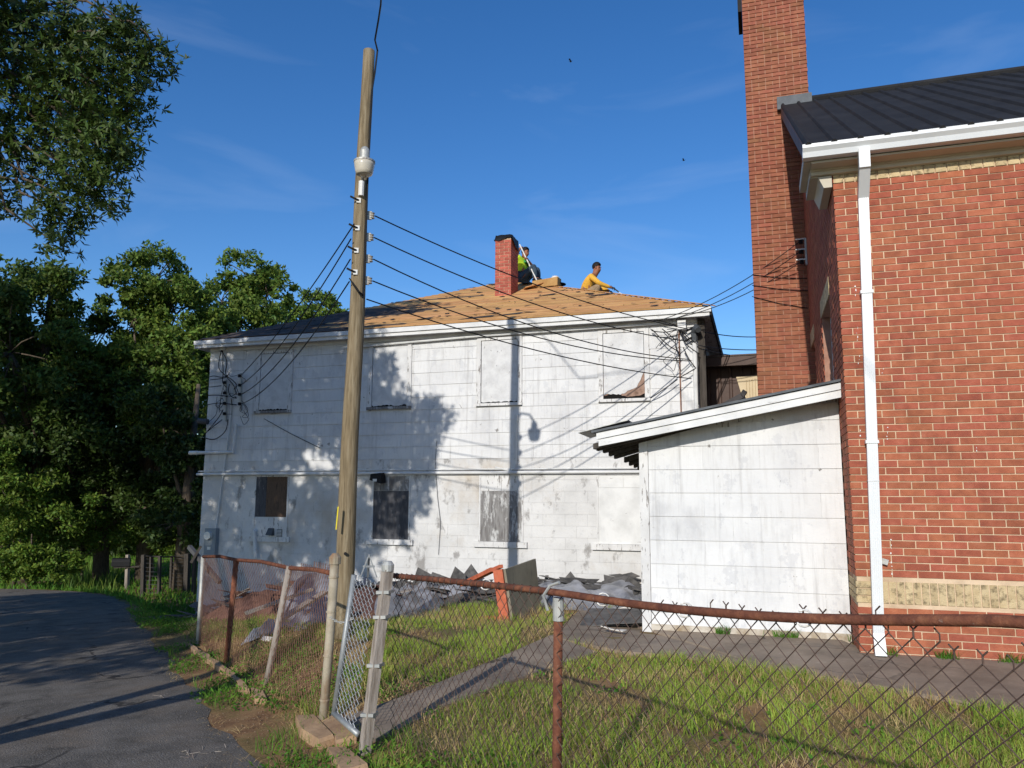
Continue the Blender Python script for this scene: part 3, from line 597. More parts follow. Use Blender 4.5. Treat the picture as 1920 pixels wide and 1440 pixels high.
for k, (x0, x1) in enumerate(LW):
    w = MB().box(x0, x0+.03, YH-.006, YH+.0155, ZL0, ZL1).box(x1-.03, x1, YH-.006, YH+.0155, ZL0, ZL1).box(x0+.03, x1-.03, YH-.006, YH+.0155, ZL1-.03, ZL1)
    wo = w.build('window', M['trim_paint'], hs)
    MB().box(x0-.08, x1+.08, YH-.05, YH+.012, ZL0-.1, ZL0-.003).build('sill', M['trim_paint'], wo)
    yb0, yb1 = YH+.006, YH+.0155; a, b_ = x0+.031, x1-.031
    if k == 0:
        xm_ = a+(b_-a)*.33
        MB().box(a, xm_-.004, yb0, yb1, ZL0+.38, ZL1-.031).build('board', M['dark_board'], wo)
        MB().box(xm_+.004, b_, yb0, yb1, ZL0+.38, ZL1-.031).build('board', M['bare_plywood'], wo)
        MB().box(a, b_, yb0-.004, yb1, ZL0, ZL0+.375).build('lower_panel', M['trim_paint'], wo)
    elif k == 1:
        MB().box(a, b_, yb0, yb1, ZL1-.3, ZL1-.031).build('board', M['weathered_board'], wo)
        MB().box(a, b_, yb0-.004, yb1, ZL0, ZL1-.304).build('board', M['dark_board'], wo)
    elif k == 2:
        MB().box(a, a+.39, yb0, yb1, ZL1-.3, ZL1-.031).build('panel', M['trim_paint'], wo); MB().box(a+.396, b_, yb0, yb1, ZL1-.3, ZL1-.031).build('panel', M['trim_paint'], wo)
        MB().box(a, b_, yb0-.008, yb1, ZL0, ZL1-.305).build('board', M['weathered_board'], wo)
    else:
        MB().box(a, a+.43, yb0, yb1, ZL1-.24, ZL1-.031).build('panel', M['fascia_paint'], wo); MB().box(a+.436, b_, yb0, yb1, ZL1-.24, ZL1-.031).build('panel', M['fascia_paint'], wo)
        MB().box(a, b_, yb0-.006, yb1, ZL0, ZL1-.244).build('board', M['fascia_paint'], wo)
# eaves
EO = .25; ex0, ex1, ey0 = HX0-EO+.02, HX1+EO, YH-EO; ey1 = YH+10+EO; ZE = 4.755
MB().box(ex0, ex1, ey0, ey0+.03, ZE-.085, ZE).build('fascia', M['fascia_paint'], hs)
MB().box(ex0+.015, ex1-.015, ey0+.031, ey0+.055, ZE-.15, ZE-.02).build('fascia', M['fascia_paint'], hs)
MB().box(ex1-.03, ex1, ey0+.031, ey1, ZE-.15, ZE).build('fascia', M['dark_wood'], hs)
MB().box(ex0, ex0+.03, ey0+.031, ey1, ZE-.15, ZE).build('fascia', M['fascia_paint'], hs)
MB().box(ex0+.03, ex1-.03, ey0+.056, ey1-.05, ZE-.13, ZE-.11).build('soffit', M['trim_paint'], hs)
MB().box(HX0+.01, HX1-.01, YH-.02, YH+.0, 4.55, ZE-.132).build('frieze', M['fascia_paint'], hs)
# hip roof: deck planks on the front slope, plain slopes elsewhere
HR = .432; ya = (ey1-ey0)/2; xc = (ex0+ex1)/2; half = (ex1-ex0)/2; ra = min(half, ya)-.02
def hz(a): return ZE+.004+HR*a
P0, P1, P2, P3 = (ex0, ey0, hz(0)), (ex1, ey0, hz(0)), (ex1, ey1, hz(0)), (ex0, ey1, hz(0))
ap = (xc-max(0, half-ra), ey0+ra, hz(ra)); ap2 = (xc+max(0, half-ra), ey0+ra, hz(ra))
rf = MB().add([P0, P1, P2, P3, ap, ap2], [(0, 1, 5, 4), (1, 2, 5), (2, 3, 4, 5), (3, 0, 4)])
hr = rf.build('roof', M['felt'], hs); hr['label'] = 'stripped hip roof with bare tan decking boards'
ang = math.atan(HR); pl = .14; nr = int(ra/math.cos(ang)/pl); me = cube_for('roof_deck')
for i in range(nr):
    s0 = i*pl; a0 = (s0+pl)*math.cos(ang); xl, xr = ex0+a0, ex1-a0; x = xl+.01
    am = (s0+pl/2)*math.cos(ang)
    while x < xr-.05:
        ln = random.uniform(1.6, 3.4); x1 = min(x+ln, xr-.01)
        if xr-x1 < .4: x1 = xr-.01
        dk = (x+x1)/2 < -7.9+.35*math.sin(i*1.7)+.03*i  # planks left of a wavy line are coloured dark brown with tan patches
        piece('dark_plank' if dk else 'deck_plank', cube_for('dark_plank') if dk else me, hr, ((x+x1)/2, ey0+am-.011*math.sin(ang), hz(am)+.011*math.cos(ang)+random.uniform(0, .006)), (x1-x-.008, pl-.006, .016), (ang+random.uniform(-.02, .02), 0, 0))
        x = x1
# hip edge boards and torn felt scraps
hb = MB()
for A, B in ((P1, ap2),):
    A = Vector(A)+Vector((0, 0, .018)); B = Vector(B)+Vector((0, 0, .018)); hb.bar(A, B, .2, .016)
hb.build('hip_strip', M['roof_deck'], hr)
fs = MB()
for _ in range(210):
    a = random.uniform(.05, ra-.2)**1.0; x = random.uniform(ex0+a+.1, ex1-a-.1)
    if random.random() > .35+.65*(1-a/ra): continue
    w_ = random.uniform(.03, .13)*(2 if random.random() < .12 else 1); h_ = random.uniform(.015, .05)
    c = Vector((x, ey0+a, hz(a)+.03)); tx = Vector((1, random.uniform(-.4, .4)*.9, 0)); tx.z = tx.y*HR; ty = Vector((random.uniform(-.5, .5), 1, HR))
    n_ = 5; ps = [c+tx*w_*math.cos(t*6.283/n_)*random.uniform(.6, 1)+ty*h_*math.sin(t*6.283/n_)*random.uniform(.6, 1)+Vector((0, 0, random.uniform(0, .02))) for t in range(n_)]
    fs.add(ps, [tuple(range(n_))])
for x, a, w_, h_ in [(-9.4, .55, .3, .08), (-8.6, .7, .22, .06), (-4.9, .25, .4, .06), (-4.3, .35, .3, .05), (-6.1, .5, .2, .05), (-2.9, 1.8, .3, .05), (-4.1, 2.3, .2, .06)]:
    fs.add([(x-w_, ey0+a-h_, hz(a-h_)+.03), (x+w_*.6, ey0+a-h_*.5, hz(a-h_*.5)+.04), (x+w_, ey0+a+h_, hz(a+h_)+.06), (x-w_*.5, ey0+a+h_*.8, hz(a+h_*.8)+.035)], [(0, 1, 2, 3)])
fo = fs.build('torn_felt', M['felt'], hr); fo['kind'] = 'stuff'
# roof chimney
ccx0 = onY(928, 550, 15.9).x; ccx1 = onY(958, 550, 15.9).x; ccy0, ccy1 = 15.9, 16.42; czt = onY(940, 447, 15.9).z; czb = hz(ccy0-ey0)-.05
rc = MB().box(ccx0+.008, ccx1-.008, ccy0+.008, ccy1-.008, czb-.3, czt).build('chimney', M['mortar'], hr)
me = cube_for('old_red_brick'); z = czb; i = 0
while z < czt-.09:
    for (p0, p1, axis, fix) in ((ccx0, ccx1, 'x', ccy0), (ccy0+.062, ccy1, 'y', ccx1)):
        p = p0-(0 if i % 2 else .1065)
        while p < p1-.01:
            a = max(p, p0); b_ = min(p+.203, p1); p += .213
            if b_-a < .02: continue
            if axis == 'x': piece('brick', me, rc, ((a+b_)/2, fix+.03-random.uniform(0, .003), z+.03), (b_-a, .06, .057))
            else: piece('brick', me, rc, (fix-.03+random.uniform(0, .003), (a+b_)/2, z+.03), (.06, b_-a, .057))
    z += .0677; i += 1
V = []; Fc = []; n = 14
for i in range(n+1):
    for j in range(n+1):
        u, v = i/n, j/n; d = max(abs(u-.5), abs(v-.5))*2
        x = ccx0-.03+(ccx1-ccx0+.07)*u; y = ccy0-.03+(ccy1-ccy0+.06)*v
        z = czt+.02+.13*math.sqrt(max(0, 1-(d*.94)**2))-.02
        if d > .9: z -= .07+.03*math.sin(u*6+v*5)+(.22*v if u > .9 else 0)
        V.append((x+random.uniform(-.006, .006), y, z+random.uniform(-.008, .008)))
for i in range(n):
    for j in range(n): Fc.append((i*(n+1)+j, (i+1)*(n+1)+j, (i+1)*(n+1)+j+1, i*(n+1)+j+1))
link('tarp_cap', npmesh('tarp', V, Fc), M['rubber'], rc, smooth=True)
# pipes along the facade
cz = onY(800, 887, YH).z
MB().tube([(HX0-.12, YH-.05, cz), (HX1-.02, YH-.05, cz)], .028, 8).build('conduit', M['conduit'], hs)
MB().tube([(HX0-.1, YH-.035, cz+.062), (HX1-.3, YH-.035, cz+.062)], .013, 6).build('conduit', M['conduit'], hs)
p = onY(968, 787, YH-.04); q = onY(968, 870, YH-.04)
MB().tube([(p.x, YH-.03, p.z), (p.x, YH-.03, q.z+.03), (p.x-.02, YH-.03, q.z-.06), (p.x-.1, YH-.03, cz+.03), (p.x-.4, YH-.035, cz+.095)], .017, 7).build('conduit', M['conduit'], hs)
MB().box(p.x-.03, p.x+.03, YH-.06, YH+.0, p.z-.02, p.z+.09).build('conduit_head', M['conduit'], hs)
a = onY(432, 800, YH-.03); b_ = onY(405, 990, YH-.03)
MB().tube([(a.x, YH-.03, onY(432, 720, YH).z), (a.x-.02, YH-.03, a.z), (b_.x, YH-.03, b_.z)], .018, 7).build('conduit', M['conduit'], hs)
a = onY(443, 795, YH-.05); c = onY(438, 848, YH-.05)
MB().tube([(a.x, YH-.06, a.z), (c.x, YH-.06, c.z), (HX0-.12, YH-.06, c.z)], .035, 8).build('vent_pipe', M['conduit'], hs)
MB().tube([(HX0-.32, YH-.06, c.z), (HX0-.12, YH-.06, c.z)], .043, 10).build('vent_cap', M['porcelain'], hs)
a = onY(477, 995, YH-.06); b_ = onY(480, 1046, YH-.06)
MB().tube([(a.x, YH-.0, a.z), (a.x, YH-.06, a.z-.02), (b_.x+.01, YH-.08, b_.z)], .04, 8).build('drain_pipe', M['conduit'], hs)
for px, zt in ((1275, 4.6),):
    p = onY(1275, 700, YH-.03)
    MB().tube([(p.x, YH-.03, 4.45), (p.x, YH-.03, 2.4)], .012, 6).build('service_conduit', M['rust_wire_red'], hs)
p = onY(1313, 700, YH-.05)
rp_ = MB().tube([(HX1-.05, YH-.06, 4.25), (HX1-.05, YH-.06, 1.6)], .04, 10); rp_.build('riser_pipe', M['conduit'], hs)
MB().tube([(HX1-.05, YH-.06, 4.22), (HX1-.05, YH-.08, 4.36), (HX1-.0, YH-.16, 4.42), (HX1+.03, YH-.22, 4.37)], [.05, .06, .065, .05], 10).build('weatherhead', M['flashing'], hs)
MB().box(HX1-.32, HX1-.18, YH-.14, YH, 4.42, 4.58).build('corbel_block', M['fascia_paint'], hs)
MB().box(HX1+.001, HX1+.12, YH+.02, YH+.16, 0, 4.6).build('corner_post', M['dark_wood'], hs)
# eave downpipe along frieze
MB().tube([(onY(700, 640, YH).x-.6, YH-.05, 4.46), (onY(900, 620, YH).x, YH-.06, 4.53), (HX1-.3, YH-.06, 4.56)], .02, 6).build('eave_pipe', M['conduit'], hs)
# floodlight
fp = onY(710, 897, YH-.12)
fl = MB().hexa([(fp.x-.15, YH-.2, fp.z-.03), (fp.x+.1, YH-.22, fp.z-.1), (fp.x+.12, YH-.06, fp.z-.08), (fp.x-.1, YH-.05, fp.z-.02), (fp.x-.13, YH-.2, fp.z+.08), (fp.x+.08, YH-.2, fp.z+.1), (fp.x+.1, YH-.05, fp.z+.11), (fp.x-.08, YH-.05, fp.z+.09)]).build('floodlight', M['rubber'], hs)
MB().box(fp.x-.07, fp.x+.01, YH-.225, YH-.214, fp.z-.06, fp.z-.01).build('lens', M['porcelain'], fl)
MB().box(fp.x-.03, fp.x+.03, YH-.05, YH+.005, fp.z-.03, fp.z+.06).build('bracket', M['galv'], fl)
# meter box, vent and hood below the first window
a = onY(400, 1015, YH); mb = MB().box(a.x-.13, a.x+.13, YH-.11, YH+.003, a.z-.26, a.z+.26).build('meter_box', M['meter_grey'], hs)
MB().tube([(a.x-.03, YH-.11, a.z+.12), (a.x-.03, YH-.17, a.z+.12)], [.085, .078], 16).build('meter_dial', M['porcelain'], mb)
MB().box(a.x-.05, a.x+.03, YH-.116, YH-.108, a.z-.16, a.z-.1).build('label_plate', M['porcelain'], mb)
a = onY(509, 997, YH); MB().hexa([(a.x-.07, YH-.1, a.z-.06), (a.x+.07, YH-.1, a.z-.07), (a.x+.07, YH, a.z-.07), (a.x-.07, YH, a.z-.06), (a.x-.05, YH-.04, a.z+.07), (a.x+.06, YH-.04, a.z+.07), (a.x+.06, YH, a.z+.07), (a.x-.05, YH, a.z+.07)]).build('vent_hood', M['flashing'], hs)
a = onY(524, 999, YH)
vg = MB().box(a.x-.06, a.x+.06, YH-.006, YH+.004, a.z-.08, a.z+.07).build('vent_grille', M['flashing'], hs)
for i in range(5): MB().box(a.x-.052, a.x+.052, YH-.016, YH-.006, a.z-.065+i*.027, a.z-.052+i*.027).build('slat', M['conduit'], vg)
# ================================================================== UTILITY POLE
pb = Vector((-4.53, 8.03, 0)); pb.z = gz(pb.x, pb.y); ptp = atD(691, 95, math.hypot(-4.47, 8.12))
pole = thing('utility_pole', pb, 'weathered wooden utility pole with a yard lamp in front of the white house', 'utility pole')
def pole_at(z): t = (z-pb.z)/(ptp.z-pb.z); return pb.lerp(ptp, t)
def pole_r(z): t = (z-pb.z)/(ptp.z-pb.z); return .112-.041*t
zs = [pb.z-.1+i*(ptp.z-pb.z+.1)/24 for i in range(25)]
shaft = MB(); pts = []
for z in zs: q = pole_at(z); pts.append((q.x+.006*math.sin(z*2.1), q.y+.006*math.cos(z*1.7), z))
shaft.tube(pts, [pole_r(z) for z in zs], 18).build('shaft', M['pole_wood'], pole, smooth=True)
toC = Vector((-pb.x, -pb.y, 0)).normalized(); rightv = Vector((-toC.y, toC.x, 0)); 
if rightv.dot(RT) < 0: rightv = -rightv
# yard lamp
lz = onY(683, 320, 7.5).z; lp = pole_at(lz+.3); lc = Vector((pole_at(lz).x, pole_at(lz).y, lz))+toC*.66
d_ = ray(683, 318); tt = (lc-O).length; lc = O+d_.normalized()*tt
arm = MB(); arm.tube([Vector((lp.x, lp.y, lc.z+.05))+toC*pole_r(lz), Vector((lp.x, lp.y, lc.z+.25))+toC*.22, Vector((lc.x, lc.y, lc.z+.33))-toC*.16, Vector((lc.x, lc.y, lc.z+.26))], .02, 8)
arm.build('lamp_arm', M['galv'], pole, smooth=True)
lamp = MB().lathe(lc, [(.025, .27), (.045, .25), (.058, .22), (.058, .13), (.07, .115), (.122, .1), (.122, .08)], 20).build('lamp_head', M['galv'], pole, smooth=False)
MB().lathe(lc, [(.118, .078), (.114, .045), (.102, -.025), (.09, -.058), (.075, -.066)], 24).build('lamp_shade', M['lamp_glass'], lamp, smooth=True)
# brackets and insulators down the pole
def pz(y, x=690): return atD(x, y, math.hypot(pb.x, pb.y)).z
INR = []; INL = []
for y in (402, 443, 484, 525):
    z = pz(y); q = pole_at(z); r_ = pole_r(z)
    b = MB().box(-.001, .001, -.001, .001, -.001, .001); b = MB()
    a = q+rightv*(r_*.75)+toC*r_*.4
    b.bar(q+rightv*r_*.7, q+rightv*(r_+.045), .035, .1); b.build('insulator_clamp', M['galv'], pole)
    MB().lathe(q+rightv*(r_+.05)+Vector((0, 0, -.05)), [(.014, .01), (.033, .017), (.022, .035), (.033, .05), (.022, .065), (.033, .083), (.014, .09)], 10).build('insulator', M['insulator_grey'], pole)
    INR.append(q+rightv*(r_+.085))
for y in (378, 430, 472, 513):
    z = pz(y, 665); q = pole_at(z); r_ = pole_r(z)
    c0 = q+toC*(r_-.004)-rightv*.035
    b = MB().bar(c0-rightv*.026, c0+rightv*.026, .03, .06); b.build('bracket_plate', M['porcelain'], pole)
    MB().tube([c0+toC*.012, c0+toC*.035-rightv*.05+Vector((0, 0, .01)), c0+toC*.03-rightv*.1+Vector((0, 0, .035))], .012, 6).build('bracket_hook', M['rubber'], pole)
    INL.append(q-rightv*(r_+.02)+toC*.02)
cz0 = pz(350); q = pole_at(cz0)
MB().tube([pole_at(pz(372))+toC*(pole_r(cz0)+.02)-rightv*.01, pole_at(pz(345))+toC*(pole_r(cz0)+.02)-rightv*.01], .035, 8).build('photocell_box', M['porcelain'], pole)
# riser wire stapled to the right side of the pole and out of the top
pr = [pole_at(z)+rightv*(pole_r(z)*.75)+toC*(pole_r(z)*.75) for z in (pz(560), pz(480), pz(400), pz(330), pz(250), pz(180))]
pr += [pole_at(ptp.z-.3)+rightv*.09+toC*.03, pole_at(ptp.z+.0)+rightv*.11+toC*.03]
pe = Vector((2.2, -14, 9.6)); st_ = pr[-1]
far = [st_.lerp(pe, t)+Vector((0, 0, -4*.9*t*(1-t)*0+ (.35*t if t < .2 else .07+.0*t))) for t in (.02, .05, .1, .2, .35, .5, .7, 1)]
tag(MB().tube(pr+[atD(703, 75, 9.0), atD(710, 35, 8.6), atD(714, 8, 8.2), atD(717, -60, 7.2), Vector((-2.2, 3.0, 8.4)), Vector((0, -4, 8.6)), Vector((2.2, -14, 9.6))], .011, 6).build('service_cable', M['rubber'], base=pr[0]), 'black cable rising up the pole and leaving the top of the picture', 'cable')
MB().tube([pole_at(pz(558))+toC*.1+rightv*.04, pole_at(pz(540))+toC*.13-rightv*.05, pole_at(pz(528))+toC*.14-rightv*.1, pole_at(pz(536))+toC*.14-rightv*.06, pole_at(pz(552))+toC*.13+rightv*.02, pole_at(pz(556))+toC*.09+rightv*.07], .008, 6).build('wire_loop', M['rubber'], pole)
tg = pole_at(onY(632, 970, 8).z)
tgp = onY(632, 970, 7.9); MB().bar(atD(634, 950, 9.03), atD(630, 993, 9.03), .012, .03, up=toC).build('yellow_marker', M['yellow_tag'], pole)
MB().tube([pole_at(.95)+toC*.11, pole_at(.95)+toC*.145], .018, 8).build('bolt', M['rubber'], pole)
# ------------------------------------------------------------------ overhead wires
def span(a, b, sag, n=18):
    return [Vector(a).lerp(Vector(b), i/n)-Vector((0, 0, 4*sag*(i/n)*(1-i/n))) for i in range(n+1)]
ENDR = [onY(1290, 617, YH-.12), onY(1290, 640, YH-.12), onY(1292, 674, YH-.1), onY(1296, 677, YH-.08), onY(1296, 710, YH-.08)]
INR.append(pole_at(pz(562))+rightv*.11+toC*.05)
names = ['topmost', 'second', 'third', 'fourth', 'lowest']
for k, (a, b_) in enumerate(zip(INR, ENDR)):
    tag(MB().tube(span(a, b_, [.16, .2, .24, .22, .14][k]), .0085, 5).build('overhead_wire', M['rubber'], base=a), '%s of the five black wires from the pole to the right house corner' % names[k], 'wire', 'wires strung from pole to house')
INL_E = [onY(453, 703, YH-.09), onY(453, 721, YH-.09), onY(453, 739, YH-.09), onY(453, 757, YH-.09)]
LS = [atD(664, 420, 9.15), atD(658, 448, 9.15), atD(657, 486, 9.15), atD(655, 528, 9.15)]
for k, (a, b_) in enumerate(zip(LS, INL_E)):
    tag(MB().tube(span(a, b_, [.12, .22, .25, .25][k]), .0085, 5).build('overhead_wire', M['rubber'], base=a), '%s of the four black wires from the pole to the left house corner' % ['topmost', 'second', 'third', 'lowest'][k], 'wire', 'wires strung from pole to house')
# wires from the brick gable to the house eave, and from the weatherhead off behind the chimney
for k, a in enumerate(INS):
    b_ = onY([1245, 1255, 1268][k], [598, 600, 596][k], ey0-.03)
    tag(MB().tube(span(a, b_, .12, 12), .007, 5).build('overhead_wire', M['rubber'], base=a), '%s thin wire from the brick gable rack to the white house eave' % ['upper', 'middle', 'lower'][k], 'wire')
for k, (y0, y1) in enumerate(((622, 630), (650, 655), (655, 661))):
    a = onY(1318, y0, YH-.15); b_ = onY(1440, y1, 17)
    tag(MB().tube(span(a, b_, [.05, .03, .09][k], 10), .009, 5).build('overhead_wire', M['rubber'], base=a), '%s wire running from the house corner behind the brick chimney' % ['top', 'middle', 'bottom'][k], 'wire')
for k, (y0, y1) in enumerate(((515, 522), (535, 545), (556, 578))):
    a = onY(1410, y0, CY-.015); b_ = onX(1514, y1, BX-.01)
    b_ = onY(1515, y1, CY-.02)
    tag(MB().tube([a, a.lerp(b_, .5)-Vector((0, 0, .02)), b_], .006, 5).build('wall_wire', M['rubber'], base=a), '%s slack wire lying across the tall brick chimney' % ['upper', 'middle', 'lower'][k], 'wire')
# cable tangles at both house corners
def spline(pts):
    sm = []
    for i in range(len(pts)-1):
        p0, p1, p2, p3 = pts[max(i-1, 0)], pts[i], pts[i+1], pts[min(i+2, len(pts)-1)]
        for u in (0, .25, .5, .75): sm.append(.5*((2*p1)+(p2-p0)*u+(2*p0-5*p1+4*p2-p3)*u*u+(3*p1-p0-3*p2+p3)*u**3))
    return sm+[pts[-1]]
def tangle(name, x0, x1, y0, y1, n, label, seed, Y, lines=()):
    rr = random.Random(seed); t = thing(name, onY((x0+x1)/2, y1, Y), label, 'cables')
    for l in lines:
        pts = [onY(px, py, Y-rr.uniform(.0, .08)) for px, py in l]
        sm = spline(pts)
        MB().tube(sm, .009, 5).build('cable', M['rubber'], t, smooth=True)
    for _ in range(n):
        cx, cy = rr.uniform(x0, x1), rr.uniform(y0, y1); pts = []
        for i in range(6): pts.append(onY(cx, cy, Y-rr.uniform(0, .15))); cx += rr.uniform(-16, 16); cy += rr.uniform(-18, 18)
        MB().tube(spline(pts), .005, 5).build('cable', M['rubber'], t, smooth=True)
    return t
c6 = lambda *q: [(360+x/6, 640+y/6) for x, y in q]
tl_ = tangle('cable_tangle', 390, 460, 700, 775, 8, 'tangle of black cables and insulators on the shaded left house corner', 3, YH-.06, lines=[
    c6((330, 100), (300, 290), (380, 390), (470, 500), (500, 600)), c6((345, 100), (350, 350), (345, 460), (390, 520)), c6((335, 110), (390, 220), (380, 370), (460, 440), (505, 500), (470, 540)),
    c6((420, 350), (370, 410), (200, 435)), c6((200, 400), (250, 390), (340, 405), (410, 380)), c6((190, 515), (330, 500)), c6((180, 610), (300, 605), (400, 620)), c6((165, 715), (250, 700), (330, 695), (500, 715)),
    c6((350, 770), (290, 870), (150, 1040)), c6((405, 880), (380, 1000), (300, 1080), (220, 1105), (120, 1075)), c6((340, 880), (250, 950), (180, 1010)), c6((480, 620), (500, 640), (440, 620), (410, 560), (420, 480)), c6((440, 640), (450, 720))])
for x, y0, y1 in ((452, 700, 770), (424, 712, 790)):
    a, b_ = onY(x, y0, YH-.05), onY(x, y1, YH-.05); MB().bar(a, b_, .03, .05, up=(0, 1, 0)).build('rack', M['galv'], tl_)
    for i in range(4):
        q = a.lerp(b_, (i+.3)/4); MB().lathe(q+Vector((0, -.05, -.03)), [(.02, 0), (.04, .01), (.028, .03), (.04, .05), (.02, .06)], 8).build('insulator', M['rubber'], tl_)
a = onY(418, 655, YH-.06); MB().box(a.x-.06, a.x+.06, YH-.1, YH-.021, a.z-.02, a.z+.06).build('junction_box', M['conduit'], tl_)
a = onY(385, 790, YH-.06); MB().tube([(a.x-.1, YH-.14, a.z), (a.x+.12, YH-.14, a.z-.02)], .06, 10).build('splice_case', M['cable_grey'], tl_)
c2 = lambda *q: [(1220+x/6.545, 560+y/6.545) for x, y in q]
tr_ = tangle('cable_tangle', 1272, 1310, 615, 680, 3, 'tangle of black cables below the eave on the sunlit right house corner', 5, YH-.07, lines=[
    c2((0, 370), (40, 400), (200, 410), (330, 370)), c2((0, 250), (150, 280), (340, 340)), c2((340, 380), (400, 420), (520, 520), (570, 520)), c2((360, 400), (440, 560), (600, 680)), c2((370, 380), (430, 480), (560, 560), (640, 580)),
    c2((20, 380), (200, 560), (330, 640)), c2((140, 370), (300, 500)), c2((110, 580), (200, 480), (320, 450)), c2((330, 400), (300, 560), (340, 660), (360, 740)), c2((400, 600), (470, 740), (550, 850)), c2((580, 660), (580, 850), (590, 1300)), c2((560, 850), (450, 915), (370, 960)), c2((330, 990), (150, 1120), (0, 1220))])
for x, y in ((1294, 617), (1291, 636)): 
    a = onY(x, y, YH-.1); MB().tube([a-Vector((.06, 0, .03)), a+Vector((.06, 0, .03))], .018, 8).build('splice', M['rubber'], tr_)
a, b_ = onY(495, 785, YH-.02), onY(600, 840, YH-.02)
tag(MB().tube([a, a.lerp(b_, .5)-Vector((0, 0, .02)), b_], .006, 5).build('hanging_wire', M['rubber'], base=a), 'thin wire drooping across the shaded siding below the first upper window', 'wire')
a = [onY(x, y, YH-.02) for x, y in ((819, 826), (816, 860), (817, 880), (820, 930), (826, 980), (822, 1040))]
tag(MB().tube(a, .004, 4).build('hanging_wire', M['cable_grey'], base=a[-1]), 'thin grey wire hanging down the sunlit wall between the lower windows', 'wire')
# ================================================================== FENCES
FP = Vector((-2.43, 4.98)); FD = Vector((.778, -.628)); FN = Vector((.628, .778))
def fpt(k, z, n=0): q = FP+FD*k+FN*n; return Vector((q.x, q.y, z))
def chain(path_len, u2p, zlo, zhi, pitch, wr, barbs=True, sag=None):
    b = MB(); k = 0; nW = int(path_len/(pitch/2))
    for i in range(nW):
        u0 = i*pitch/2; pts = []; zl, zh = zlo(u0), zhi(u0); nz_ = int((zh-zl)/(pitch/2))
        for j in range(nz_+1):
            z = zl+j*pitch/2; sgn = 1 if (i+j) % 2 == 0 else -1; u = u0+sgn*pitch/4*.98
            pts.append(u2p(u, z, wr*(1 if sgn > 0 else -1)*.9))
        if barbs is True or (barbs and u0 > barbs):
            p = pts[-1]; pts.append(p+Vector((0, 0, pitch*.28))); sg = 1 if (i+nz_) % 2 == 0 else -1
            pts.append(u2p(u0+sg*pitch*.25-sg*pitch*.22, 0, 0)*0+pts[-1]+Vector((FD.x, FD.y, 0))*(-sg*pitch*.2)+Vector((0, 0, pitch*.2)))
        b.tube(pts, wr, 4, cap=False)
    return b
# right fence: rusty rail and mesh
KE = 5.6
rf_ = thing('chain_link_fence', fpt(1.8, gz(-1, 3.9)), 'rusty chain-link fence with brown top rail across the front of the yard', 'fence')
def onF(x, y):
    d = ray(x, y); n = Vector((FN.x, FN.y, 0)); p0 = Vector((FP.x, FP.y, 0)); t = (p0-O).dot(n)/d.dot(n); q = O+d*t
    return (Vector((q.x, q.y))-FP).dot(FD), q.z
RPT = sorted(onF(x, y) for x, y in ((742, 1079), (840, 1088), (940, 1098), (1040, 1109), (1120, 1121), (1200, 1133), (1300, 1144), (1400, 1152), (1500, 1158), (1600, 1161), (1750, 1162), (1915, 1163)))
railz_ = lambda k: 1.10-.03*math.sin(max(0, min(1, k/1.9))*math.pi)+.0*k+(.0 if k < 1.9 else -.05*math.sin(min(1, (k-1.9)/3.6)*math.pi)*.2+.012*(k-1.9))
railz = lambda k: float(np.interp(k, [q[0] for q in RPT], [q[1] for q in RPT]))
K2 = [0.02+i*.1 for i in range(58)]

MB().tube([fpt(k, railz(k), -.02) for k in K2], .0172, 12).build('top_rail', M['rust'], rf_, smooth=True)
# post 2 with collar
k2 = onF(1041, 1110)[0]
MB().tube([fpt(k2-.03, gz(*fpt(k2, 0)[:2])-.1, .02), fpt(k2, railz(k2)-.03, .02)], .0235, 12).build('post', M['rust'], rf_, smooth=True)
MB().tube([fpt(k2, railz(k2)-.14, .02), fpt(k2, railz(k2)-.03, .02)], .0285, 12).build('post_collar', M['galv'], rf_)
MB().tube([fpt(4.3, gz(*fpt(4.3, 0)[:2])-.1, .02), fpt(4.3, railz(4.3)-.03, .02)], .03, 12).build('post', M['rust'], rf_, smooth=True)
# gate hinge post (post 1), weathered square post leaning
a, b_ = atD(682, 1392, 5.32), atD(727, 1068, 5.32); a.z = gz(a.x, a.y)-.05
MB().bar(a, b_, .062, .06, up=(FN.x, FN.y, 0)).build('hinge_post', M['grey_wood'], rf_)
MB().tube([b_-Vector((0, 0, .01)), b_+Vector((0, 0, .03)), b_+Vector((0, 0, .055))], [.04, .042, .025], 12).build('post_cap', M['galv'], rf_)
for t in (.25, .5, .75, .88): q = a.lerp(b_, t); MB().bar(q-Vector((.045, 0, 0)), q+Vector((.045, 0, .005)), .075, .02).build('strap', M['galv'], rf_)
ks_ = onF(1640, 1160)[0]; zt_ = lambda k: railz(k)+.01-(0 if k < ks_ else .10*min(1, (k-ks_)/.25))
me_ = chain(KE-.05, lambda u, z, n: fpt(u+.02, z, .012+n+.012*math.sin(u*3)), lambda u: max(gz(*fpt(u, 0)[:2])+.0, -.2), zt_, .078, .0027, barbs=onF(1225, 1135)[0])
me_.build('wire_mesh', M['rusty_wire'], rf_)
for k in (1.25, 1.5+.75, 2.75, 3.3, 4.1):
    z = railz(k); ps = [fpt(k+.012*math.sin(t), z+.028*math.cos(t), -.02+.028*math.sin(t)) for t in np.linspace(-.6, 4.2, 10)]
    MB().tube(ps, .0035, 5).build('tie_wire', M['porcelain'], rf_, smooth=True)
for k in np.arange(.1, 1.9, .075):
    z = railz(k); ps = [fpt(k+.006*t, z+.0195*math.cos(t), -.02+.0195*math.sin(t)) for t in np.linspace(0, 6, 8)]
    MB().tube(ps, .003, 4).build('tie_wire', M['rusty_wire'], rf_)
